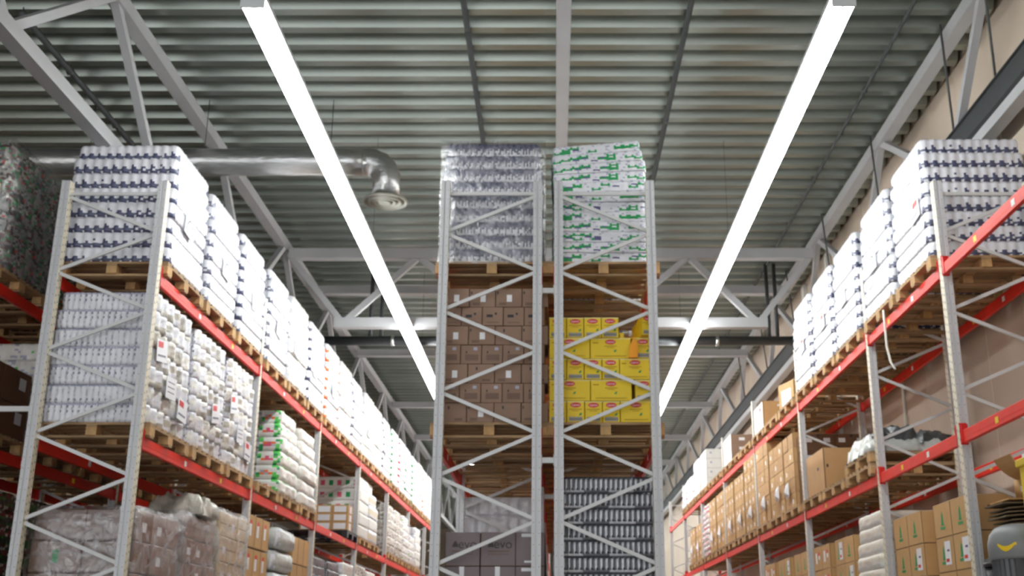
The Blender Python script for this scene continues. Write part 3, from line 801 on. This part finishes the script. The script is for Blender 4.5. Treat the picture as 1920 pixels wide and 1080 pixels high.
# ================================================================ MIDDLE RACKS
SM = slots(FC, [2, 3, 3, 3, 3, 3, 3])
for xi, x in enumerate((-.62, .50)):
    sd = ('left', 'right')[xi]
    for i, y in enumerate(SM[:11]):
        for L_, z in enumerate((5.10, 3.47)):
            pallet(x, y, z, 'wooden pallet, %s middle rack, %s level, %s from the front' % (sd, ('top', 'middle')[L_], ORD[i]), i < 5)
    for i, y in enumerate(SM[:8]):
        pallet(x, y, 1.78, 'wooden pallet, %s middle rack, lower level, %s from the front' % (sd, ORD[i]), False)
load(-.625, SM[0], ZB[0], 'can', 9, 'film wrapped white and navy can packs on top of the left middle rack', name='can_load', film_=True, jit=.004)
load(.48, SM[0], ZB[0], 'green', 12, 'leaning white packs with green and purple print on top of the right middle rack', name='printed_pack_load', lean=.17, jit=.012)
load(-.625, SM[1], ZB[0], 'can', 8, 'navy can packs hidden behind the front load of the left middle rack', name='can_load')
load(.50, SM[1], ZB[0], 'can', 8, 'dark can packs behind the leaning green printed load', name='can_load', sx=.94)
load(-.625, SM[1], Z2, 'treebox', 5, 'white cartons hidden behind the brown cartons of the left middle rack', name='carton_load', sx=.9)
load(.50, SM[1], Z2, 'can', 7, 'navy can packs behind the yellow cartons of the right middle rack', name='can_load', sx=.94)
# brown cartons
wl = ('f', .42, .62, .28, .66, 'label_white')
bA = carton_mesh('bA', .258, .5, .19, 'carton_brown', [wl, ('f', .05, .1, .7, .85, 'print_black'), ('f', .12, .4, .1, .24, 'carton_shade_print')])
bA2 = carton_mesh('bA2', .258, .5, .19, 'carton_brown', [('f', .3, .36, .68, .84, 'print_black'), ('f', .55, .85, .1, .22, 'carton_shade_print')])
bB = carton_mesh('bB', .203, .5, .19, 'carton_brown', [('f', .25, .31, .55, .68, 'print_black'), ('f', .22, .85, .18, .5, 'carton_shade_print'), ('f', .62, .8, .72, .88, 'print_faint')])
bC = carton_mesh('bC', .203, .5, .19, 'carton_brown', [('f', .2, .5, .45, .6, 'print_black'), ('f', .6, .7, .58, .7, 'print_black'), ('f', .2, .8, .15, .2, 'carton_shade_print')])
for rw in range(7):
    top = 6 - rw
    if rw % 2 == 0: ws, mm = .262, bA; n = 4; x = -1.10
    else: ws, mm = .207, bB; n = 5; x = -1.12
    if rw == 5: mm = bC
    for c in range(n):
        q = mm if not (mm is bA and R.random() < .35) else bA2
        carton(q, x + ws * (c + .5), 10.88 + R.uniform(-.006, .006), Z2 + .002 + rw * .193, 'brown carton on the left middle rack, %s row from the top, %s from the left' % (ORD[top], ORD[c]), 'brown cartons on the left middle rack')
# yellow cartons
def yel(key, w_, narrow):
    d = [('f', 0, 1, .955, 1, 'yellow_edge')]
    ru = .052 / w_
    d.append(('f', 'oval', .5, .82, ru, .12, 'logo_red')); d.append(('f', 'text', 'Lipton', .5, .82, .03, 'logo_white'))
    d.append(('f', .5 - .06 / w_, .5 + .06 / w_, .60, .635, 'yellow_seam')); d.append(('f', .5 - .035 / w_, .5 + .035 / w_, .53, .555, 'yellow_seam'))
    d.append(('f', 'poly', [(.5 + .03 / w_, .32), (.5 + .055 / w_, .34), (.5 + .06 / w_, .46), (.5 + .04 / w_, .42)], 'print_green'))
    if narrow: d.append(('f', .12, .88, .06, .26, 'barcode_grey')); d.append(('f', .12, .88, .145, .165, 'print_black'))
    else: d.append(('f', .12, .88, .12, .15, 'yellow_seam')); d.append(('f', .06, .2, .75, .8, 'yellow_seam'))
    return carton_mesh(key, w_, .5, .207, 'carton_yellow', d, 'yellow_seam')
yn = yel('yn', .168, True); yw = yel('yw', .398, False); yw2 = yel('yw2', .30, False)
rowsY = [[('n', 4), ('w2', 1)], [('w', 2), ('gap', .03), ('n', 1)], [('n', 4), ('w2', 1)], [('w', 2), ('gap', .03), ('n', 1)], [('n', 4)]]
for rw, rr in enumerate(rowsY):
    x = -.045; c = 0
    for k, n in rr:
        if k == 'gap': x += n; continue
        for _ in range(n):
            ww, mm = {'n': (.172, yn), 'w': (.402, yw), 'w2': (.304, yw2)}[k]
            carton(mm, x + ww / 2, 10.88 + R.uniform(-.006, .006), Z2 + .002 + rw * .21, '%s yellow carton with red oval, %s row from the top, %s from the left' % ({'n': 'narrow', 'w': 'wide', 'w2': 'wide'}[k], ORD[4 - rw], ORD[c]), 'yellow cartons with red oval logos'); x += ww; c += 1
zt_ = Z2 + .002 + 4 * .21
m = MB(); m.box(-.12, .12, -.2, .2, 0, .012, 'carton_yellow'); m.box(-.12, -.07, -.2, -.19, .012, .06, 'carton_yellow'); m.box(-.12, -.112, -.2, .2, .012, .05, 'carton_yellow')
tag(m.build('torn_tray', None, (.765, 10.86, zt_)), 'low torn yellow tray beside the top row of yellow cartons', 'tray')
yt = yel('yt', .14, True)
carton(yt, .90, 10.78, zt_ + .0, 'loose yellow carton tilted at the right end of the top yellow row', None, .12)
m = MB(); m.add([(-.045, 0, 0), (.045, 0, 0), (.05, 0, .12), (.01, 0, .21), (-.02, 0, .14), (-.045, .05, 0), (.045, .05, 0), (.05, .05, .12), (.01, .05, .21), (-.02, .05, .14)],
               [(0, 1, 2, 3, 4), (9, 8, 7, 6, 5), (0, 5, 6, 1), (1, 6, 7, 2), (2, 7, 8, 3), (3, 8, 9, 4), (4, 9, 5, 0)], 'orange_card')
tag(m.build('display_card', None, (.775, 10.575, Z2 + .634)), 'pointed orange display card in front of the yellow cartons', 'card')
# can trays low right middle
load(.52, SM[0], Z3, 'silver', 8, 'stack of dark and silver can trays on the right middle rack lower level', name='can_tray_load', jit=.002)
load(.50, SM[1], Z3, 'silver', 7, 'can trays behind the front stack on the right middle rack', name='can_tray_load', jit=.002, sx=.94)
# evo cartons
ev = carton_mesh('ev', .325, .42, .31, 'carton_evo', [('f', 'text', 'evo', .64, .64, .12, 'evo_ink'), ('f', 'poly', [(.2, .56), (.38, .56), (.36, .66), (.33, .69), (.31, .74), (.27, .74), (.25, .69), (.22, .66)], 'evo_ink'), ('f', .2, .82, .42, .45, 'carton_shade_print'), ('f', .2, .8, .34, .36, 'carton_shade_print')])
ev2 = carton_mesh('ev2', .325, .42, .31, 'carton_evo', [('f', .42, .56, .7, 1.0, 'label_white'), ('f', 'text', 'evo', .66, .45, .12, 'evo_ink')])
for c in range(3):
    for rw in range(2):
        if c == 2:
            me = carton_mesh('ev3', .27, .42, .31, 'carton_evo', [('f', .2, .6, .86, .96, 'label_white'), ('f', .3, .6, .1, .16, 'label_white')]); x = -.36 + .14
        else: me = (ev2, ev)[rw]; x = (-1.02 + .1675, -.685 + .165)[c]
        lb = ['grey brown carton lettered evo, %s row, %s, left middle rack', 'grey brown carton beside the inner post, %s row, %s, left middle rack'][c == 2]
        carton(me, x, 10.92, Z3 + .04 + rw * .314, lb % (('lower', 'upper')[rw], ('left one', 'centre one', 'right one')[c]), 'grey brown cartons low on the left middle rack')
m = MB(); m.box(-.55, .55, -.3, .3, 0, .04, 'cream_board'); tag(m.build('slip_sheet', None, (-.6, 10.93, Z3)), 'cream board under the grey brown cartons lettered evo', 'board')
# goods deeper in the left middle rack
for i, k, t, lb in ((2, 'plain', 6, 'white load low on the left middle rack just past its second frame'), (3, 'clear', 6, 'second pale load low on the left middle rack'), (4, 'treebox', 6, 'white cartons low and deep in the left middle rack')):
    load(-.62, SM[i], Z3, k, t, lb, name='pale_load', sx=.93)
cw = carton_mesh('cw', .34, .5, .2, 'cream_board', [('f', .3, .6, .3, .6, 'print_green')])
for c in range(3):
    carton(cw, -1.0 + c * .36, SM[3], Z2 + .002, 'cream carton on the second bay of the left middle rack, %s from the left' % ORD[c], 'cream cartons in the left middle rack')
for i in range(2, 8):
    load(.5, SM[i], Z3, 'can' if i % 2 else 'plain', 7 if i % 2 else 5, 'dim load low on the right middle rack, %s back from the front' % ORD[i], name='dim_load', sx=.93)
# ================================================================ RIGHT RACK
SR = slots(FC, [2, 3, 3, 3, 3, 3, 3]); XR = 4.35
ZR = 5.17 + PH; ZR2 = 3.50 + PH
for i, y in enumerate(SR):
    if i < 17: pallet(XR, y, 5.17, 'wooden pallet, %s behind the front post on the right rack top level' % ORD[i], i < 8)
    if 2 <= i < 16: pallet(XR, y, 3.50, 'wooden pallet, %s behind the front post on the right rack middle level' % ORD[i], i < 8)
    if i < 10: pallet(XR, y, 1.78, 'wooden pallet, %s behind the front post on the right rack lower level' % ORD[i], i < 3)
for i in range(5):
    load(XR, SR[i], ZR, 'navy' if i != 1 else 'navy_side', 8, ['white paper roll packs with navy print nearest on the right rack top level', 'tall white roll load with slate print, second on the right rack top level', 'white and navy roll load, third back on the right rack top level', 'white and navy roll load, fourth back on the right rack top level', 'white and navy roll load, fifth back on the right rack top level'][i],
         group='loads on the right rack top level', name='paper_roll_load', pocket=['red', 'arc', 'lines', 'red', 'red'][i], side=-1, pz=.45, jit=.01)
def stack(mt_mesh, w_, d_, h_, x, y, z, nx, ny, nz, lab, grp, skip=()):
    for a in range(nx):
        for b in range(ny):
            for c in range(nz):
                if (a, b, c) in skip: continue
                col = '' if nx == 1 else (', ' + ('aisle side', 'wall side')[min(a, 1)])
                me = mt_mesh[(b + c) % len(mt_mesh)] if isinstance(mt_mesh, list) else mt_mesh
                carton(me, x + (a + .5) * (w_ + .004) + R.uniform(-.004, .004), y + (b + .5) * (d_ + .004), z + .001 + c * (h_ + .002), '%s, %s column back, %s row up%s' % (lab, ORD[b], ORD[c], col), grp)
# top, beyond the white rolls
wb = carton_mesh('wb', .9, .95, .5, 'carton_tan', [('l', .03, .97, .03, .97, 'label_white'), ('l', .6, .8, .7, .85, 'print_red'), ('f', .3, .36, .8, .88, 'label_white')])
carton(wb, 4.27, SR[7] - .05, ZR, 'large tan carton with white film side on the right rack top level', 'large cartons on the right rack top level')
sm = carton_mesh('sm', .6, .6, .62, 'carton_kraft', [('l', .2, .8, .2, .8, 'label_white')])
carton(sm, 4.35, SR[6] - .1, ZR, 'kraft carton with white label standing before the large tan carton', None, .25)
stack(carton_mesh('wb2', .5, .55, .2, 'carton_brown', [('f', .35, .6, .35, .65, 'label_white'), ('l', 0, 1, 0, 1, 'label_white')]), .5, .55, .2, 3.85, SR[10] - .55, ZR, 2, 2, 3, 'film sided carton, right rack top', 'brown cartons on the right rack top level')
cwh = carton_mesh('cwh', .5, .38, .24, 'carton_white', [('l', .4, .6, .3, .5, 'print_faint'), ('f', .2, .3, .5, .7, 'print_faint')])
stack(cwh, .5, .38, .24, 3.85, SR[13] - .5, ZR, 2, 3, 4, 'white carton, nearer stack, right rack top', 'white cartons, nearer stack')
stack(cwh, .5, .38, .24, 3.85, SR[14] - .5, ZR, 1, 3, 4, 'white carton, farther stack, right rack top', 'white cartons, farther stack')
for i, k, t in ((15, 'plain', 3), (16, 'red_roll', 4)):
    load(XR, SR[i], ZR, k, t, '%s at the far end of the right rack top, %s pallet back' % ('white red flecked packs' if k[0] == 'r' else 'small white load', ORD[i]), name='far_load')
# middle level: crumpled sacks
from mathutils import noise as NZ
def crumple(w_, d_, h_, mt, seed, amp=.05):
    n = 26; m = MB(); vs_ = []; fs = []
    for side in (0, 1):
        for j in range(n + 1):
            for i in range(n + 1):
                u, v = i / n * 2 - 1, j / n * 2 - 1; edge = max(abs(u), abs(v))
                prof = max(0, 1 - edge ** 5) ** .5
                p = Vector((u * w_ * 2.4 + seed, v * d_ * 2.4, side * 3.1))
                a = (1 - abs(NZ.noise(p * 1.3)) * 2.4) * .6 + NZ.noise(p * 3.5) * .35
                x = u * w_ / 2 + NZ.noise(p * 1.7 + Vector((9, 0, 0))) * amp; y = v * d_ / 2 + NZ.noise(p * 1.7 + Vector((0, 9, 0))) * amp
                z = 0.0 if side == 0 else max(.01, prof * (h_ * .55 + a * h_ * .5))
                if side == 0: z = .0
                vs_.append((x, y, z))
    K = (n + 1) ** 2
    for j in range(n):
        for i in range(n):
            a = j * (n + 1) + i; fs.append((a, a + n + 1, a + n + 2, a + 1)); fs.append((K + a, K + a + 1, K + a + n + 2, K + a + n + 1))
    ring = [i for i in range(n + 1)] + [(j + 1) * (n + 1) + n for j in range(n)] + [n * (n + 1) + n - 1 - i for i in range(n)] + [(n - 1 - j) * (n + 1) for j in range(n - 1)]
    for q in range(len(ring)):
        a, b = ring[q], ring[(q + 1) % len(ring)]; fs.append((a, b, K + b, K + a))
    m.add(vs_, fs, mt, True); return m.mesh('crumpled_plastic')
gsk = [sack('g1', 1.0, .9, .16, 'sack_grey', seed=31), sack('g2', .95, .85, .14, 'sack_grey', ['sack_white'], seed=33), sack('g3', .55, .5, .14, 'sack_black', seed=35)]
pallet(XR, SR[2], 3.50 + PH, 'upper wooden pallet under the crumpled grey plastic on the right rack')
r = tag(empty('plastic_sheeting', (XR - .02, SR[2] - .05, 3.50 + 2 * PH)), 'crumpled grey plastic sheeting heaped on a pallet on the right rack', 'plastic sheeting')
obj('sheeting_fold', crumple(1.08, 1.1, .26, 'sack_grey', 3), r); obj('sheeting_fold', crumple(.6, 1.0, .34, 'sack_white', 8), r, (-.22, .08, .02))
q = obj('sheeting_fold', crumple(.6, .7, .24, 'sack_black', 15, .08), r, (.22, -.1, .1), (0, 0, .5)); q['label'] = 'black plastic fold'
q = obj('sheeting_fold', crumple(.5, .5, .26, 'sack_black', 21, .08), r, (-.12, -.2, .14)); q['label'] = 'black plastic fold'
tag(obj('plastic_bundle', crumple(.62, .7, .3, 'film_blotch', 33, .08), None, (-4.15, SL[1] + .1, Z3 + 1.0)), 'grey crumpled plastic bundle lying on the film wrapped brown cartons', 'plastic')
bb = carton_mesh('bb', .95, 1.1, .62, 'carton_tan', [('l', .62, .72, .55, .62, 'print_black'), ('f', .04, .07, .55, .62, 'print_black')])
carton(bb, 4.33, SR[4] - .08, ZR2, 'big plain tan carton standing before the kraft stacks on the right rack')
dk = carton_mesh('dk', .52, .4, .27, 'carton_dark', [('f', .1, .3, .5, .75, 'label_white'), ('f', .65, .85, .5, .75, 'label_white'), ('f', .05, .1, .85, .95, 'print_black'), ('f', .45, .52, .8, .95, 'print_black'), ('f', .05, .1, .2, .3, 'print_black'), ('f', .9, .95, .2, .3, 'print_black')])
stack(dk, .52, .4, .27, 3.9, SR[5] - .56, ZR2, 2, 1, 4, 'dark carton behind the big tan carton', 'dark brown cartons behind the big tan carton')
k1 = carton_mesh('k1', .54, .39, .235, 'carton_kraft', [('l', .3, .5, .3, .6, 'label_white'), ('l', .7, .76, .5, .66, 'print_black')])
k2 = carton_mesh('k2', .54, .39, .235, 'carton_tan', [('l', .6, .66, .3, .42, 'print_black')])
k3 = carton_mesh('k3', .54, .39, .31, 'carton_kraft', [('l', .1, .2, .4, .5, 'print_black'), ('l', .6, .8, .6, .8, 'label_white')])
stack([k1, k2, k2], .54, .39, .235, 3.84, SR[5] - .14, ZR2, 1, 2, 5, 'kraft carton in the first tall stack, right rack', 'kraft cartons, first tall stack')
def papers(x, y, z, label):
    m = MB(); m.add([(0, -.12, -.09), (0, .12, -.12), (0, .14, .1), (0, -.1, .13), (-.05, .02, -.02)], [(0, 1, 4), (1, 2, 4), (2, 3, 4), (3, 0, 4)], 'label_white'); o = m.build('document_sheet', None, (x, y, z)); tag(o, label, 'paper', 'papers taped to the right rack cartons')
names = ['second', 'third', 'fourth', 'fifth', 'sixth', 'seventh', 'eighth', 'ninth', 'tenth', 'eleventh']
spec = [(6, 5, [k1, k2]), (7, 6, [k2, k1, k2]), (8, 6, [k1]), (9, 5, [k3]), (10, 5, [k3, k2])]
for n, (i, nz, ms) in enumerate(spec):
    hh = .31 if ms[0] is k3 or len(ms) == 2 and ms[1] is k3 else .235
    if hh > .3: ms = [k3]; nz = 4
    stack(ms, .54, .39, hh, 3.84, SR[i] - .6, ZR2, 1, 3, nz, 'kraft carton in the %s tall stack, right rack' % names[n], 'kraft cartons, %s tall stack' % names[n])
    papers(3.80, SR[i] - .2, ZR2 + .35, 'white paper hanging from the %s kraft stack of the right rack' % names[n])
papers(3.80, SR[5] + .3, ZR2 + .3, 'white paper hanging from the first tall kraft stack')
k4 = carton_mesh('k4', .54, .58, .31, 'carton_kraft', [('l', .3, .5, .5, .75, 'label_white')])
for n, i in enumerate((11, 12, 14, 15)):
    stack(k4, .54, .58, .31, 3.84, SR[i] - .6, ZR2, 1, 2, 4 if i < 14 else 3, 'kraft carton in the %s tall stack, right rack' % names[5 + n], 'kraft cartons, %s tall stack' % names[5 + n])
    papers(3.80, SR[i], ZR2 + .35, 'white paper hanging from the %s kraft stack of the right rack' % names[5 + n])
rs = [sack('rs', 1.05, 1.1, .13, 'sack_white', ['print_pink', 'print_red', 'sack_white'], seed=41, e=.12)]
load(4.36, SR[13], ZR2, 'sackred', 10, 'tall stack of flat white sacks with red print among the kraft cartons', name='sack_load', jit=.02)
# lower level
g1 = carton_mesh('g1', .42, .5, .335, 'carton_kraft', tree('l', .5, .35, 1, 'print_green') + [('f', .42, .58, .6, .7, 'carton_shade_print')])
g2 = carton_mesh('g2', .42, .5, .335, 'carton_kraft', tree('l', .4, .35, 1, 'print_green') + [('l', .48, .82, .2, .88, 'label_white'), ('l', .52, .7, .28, .38, 'print_red'), ('l', .62, .76, .58, .64, 'print_purple')])
G = [[g1, g1, g1], [g1, g2, g2]]
for si, (y0, zo) in enumerate(((10.62, 0), (12.03, 0))):
    for b in range(2):
        for c in range(3):
            me = g1 if c != 1 else (g2 if (si == 0 or b == 0) else g1)
            carton(me, 4.11, y0 + .26 + b * .51, Z3 + .001 + c * .338, 'green printed kraft carton%s, %s lower right stack, %s row up, %s' % (' with white poster' if me is g2 else '', ('nearer', 'farther')[si], ORD[c], ('near column', 'back column')[b]), 'green printed kraft cartons on the lower right rack')
ws = [sack('ws', 1.1, 1.12, .17, 'sack_cream', ['sack_white'], seed=44, e=.14)]
load(4.38, SR[2], Z3, 'sackcream', 7, 'seven flat cream sacks stacked on the lower right rack', name='sack_load', jit=.025)
g3 = carton_mesh('g3', .5, .5, .335, 'carton_kraft', [('l', .25, .45, .3, .75, 'label_white'), ('l', .6, .8, .45, .72, 'label_white'), ('l', .6, .8, .62, .76, 'print_red')])
for n, (i, ms) in enumerate(((3, [g1, g2]), (4, [g3]), (5, [g1]), (6, [g2, g1]), (7, [g3]))):
    stack(ms, .5 if ms[0] is g3 else .42, .5, .335, 3.88, SR[i] - .5, Z3, 1, 2, 3, '%s carton past the cream sacks, %s stack' % ('red labelled' if ms[0] is g3 else 'green printed', ORD[n]), 'low cartons beyond the cream sacks, %s stack' % ORD[n])
# near bay, right edge
m = MB(); m.box(-.55, .55, -1.25, 1.2, 0, .02, 'pallet_wood'); tag(m.build('shelf_board', None, (4.35, 9.1, 1.78)), 'wooden shelf board across the beams of the nearest right bay', 'board')
zb = 1.80
r = tag(empty('grey_drum', (4.0, 9.78, zb)), 'grey drum with domed lid, ribbed body and yellow mark at the right edge', 'drum')
m = MB(); m.lathe([(.24, 0), (.25, .02), (.25, .47), (.24, .49)], 'bin_rib', n=64, rib=-.05); m.build('ribbed_body', r)
m = MB(); m.lathe([(.262, .47), (.27, .49), (.27, .60), (.25, .68), (.2, .74), (.12, .765), (.01, .77)], 'bin_grey', n=36); m.build('domed_lid', r)
m = MB()
for k in range(10):
    t = k / 9; a = math.radians(205 + k * 3.6); a2 = math.radians(208.6 + k * 3.6)
    lo = lambda u: .578 - .05 * math.sin(max(0, min(1, u)) * math.pi); hi = lambda u: .60 - .022 * math.sin(max(0, min(1, u)) * math.pi) * 1.3
    m.add([(.273 * math.cos(a), .273 * math.sin(a), lo(t)), (.273 * math.cos(a2), .273 * math.sin(a2), lo(t + .11)), (.272 * math.cos(a2), .272 * math.sin(a2), hi(t + .11)), (.272 * math.cos(a), .272 * math.sin(a), hi(t))], [(0, 1, 2, 3)], 'sticker_yellow')
q = m.build('yellow_mark', r)
r = tag(empty('black_bin', (4.03, 10.27, zb)), 'round black bin with glossy rim standing low beside the front right post', 'bin')
m = MB(); m.lathe([(.13, 0), (.15, .01), (.165, .44), (.155, .44), (.14, .02), (.01, .02)], 'black_plastic', n=32); m.build('bin_body', r)
m = MB(); m.lathe([(.16, .44), (.18, .445), (.18, .475), (.16, .48), (.155, .45)], 'black_plastic', n=32); m.build('bin_rim', r)
kc2 = carton_mesh('kc2', .5, .36, .78, 'carton_dark', [])
carton(kc2, 4.5, 10.2, zb, 'tall brown carton behind the grey drum holding up the flattened cardboard')
for k in range(7):
    m = MB(); n = 10; vs_ = []; fs = []; t = .012; A = R.uniform(.015, .02); sh = R.uniform(-.04, .03)
    for i in range(n + 1):
        u = i / n; x = -.33 + sh + u * .7; zz = A * math.sin(u * math.pi) * 1 + (.05 * (u - .5) ** 2 if k > 4 else 0)
        vs_ += [(x, -.24, zz), (x, .2, zz), (x, -.24, zz + t), (x, .2, zz + t)]
    for i in range(n):
        b = 4 * i; fs += [(b, b + 1, b + 5, b + 4), (b + 2, b + 6, b + 7, b + 3), (b, b + 4, b + 6, b + 2), (b + 1, b + 3, b + 7, b + 5)]
    fs += [(0, 2, 3, 1), (4 * n, 4 * n + 1, 4 * n + 3, 4 * n + 2)]
    m.add(vs_, fs, 'carton_corrugate' if k < 6 else 'carton_kraft')
    o = m.build('cardboard_sheet', None, (4.32, 10.18, zb + .785 + k * .034)); tag(o, 'flattened cardboard sheet at the right edge, %s from the bottom of the pile' % ORD[k], 'cardboard', 'flattened cardboard sheets at the right edge')
zc = zb + .795 + 7 * .034
m = MB(); m.lathe([(.045, 0), (.05, 0), (.05, .16), (.045, .16)], 'carton_kraft', n=20); m.box(-.02, .02, -.051, -.05, .05, .1, 'label_white')
tag(m.build('cardboard_core', None, (4.2, 10.12, zc)), 'short cardboard core with a small label standing on the flattened cardboard', 'cardboard tube')
m = MB(); n = 12; vs_ = []; fs = []
for i in range(n + 1):
    a = math.radians(200 + i * 11); vs_ += [(.35 * math.cos(a), -.2, .3 * math.sin(a)), (.35 * math.cos(a), .18, .3 * math.sin(a)), (.36 * math.cos(a), -.2, .31 * math.sin(a)), (.36 * math.cos(a), .18, .31 * math.sin(a))]
for i in range(n):
    b = 4 * i; fs += [(b, b + 4, b + 5, b + 1), (b + 2, b + 3, b + 7, b + 6), (b, b + 2, b + 6, b + 4), (b + 1, b + 5, b + 7, b + 3)]
m.add(vs_, fs, 'carton_kraft'); tag(m.build('curled_cardboard', None, (4.4, 10.14, zc + .475)), 'curled kraft cardboard sheet resting on the cardboard core at the right edge', 'cardboard')
m = MB(); m.box(-.25, .25, -.2, .2, 0, 1.26, 'yellow_plastic', .02); m.box(-.27, .27, -.22, .22, 1.2, 1.27, 'yellow_plastic', .01); m.box(-.1, .1, -.225, -.2, .9, .95, 'bin_rib')
tag(m.build('yellow_container', None, (4.17, 9.24, zb)), 'tall yellow plastic container cut off by the right edge of the photo', 'container')
# loose strap
m = MB(); pts = [(3.80, 12.35, 5.25), (3.785, 12.3, 5.05), (3.78, 12.28, 4.8), (3.79, 12.22, 4.6), (3.80, 12.12, 4.5)]
m.tube(pts, .014, 'strap_white', 6); tag(m.build('packing_strap', None), 'white packing strap dangling from the top right rack beam', 'strap')
m = MB(); m.tube([(0, 0, 0), (0, 0, 3.6)], .02, 'carton_white', 8); m.box(-.02, .04, -.03, .03, 3.2, 3.26, 'carton_white')
tag(m.build('wall_pipe', None, (5.02, 15.75, 4.4)), 'thin white vertical pipe on the beige wall behind the right rack', 'pipe')
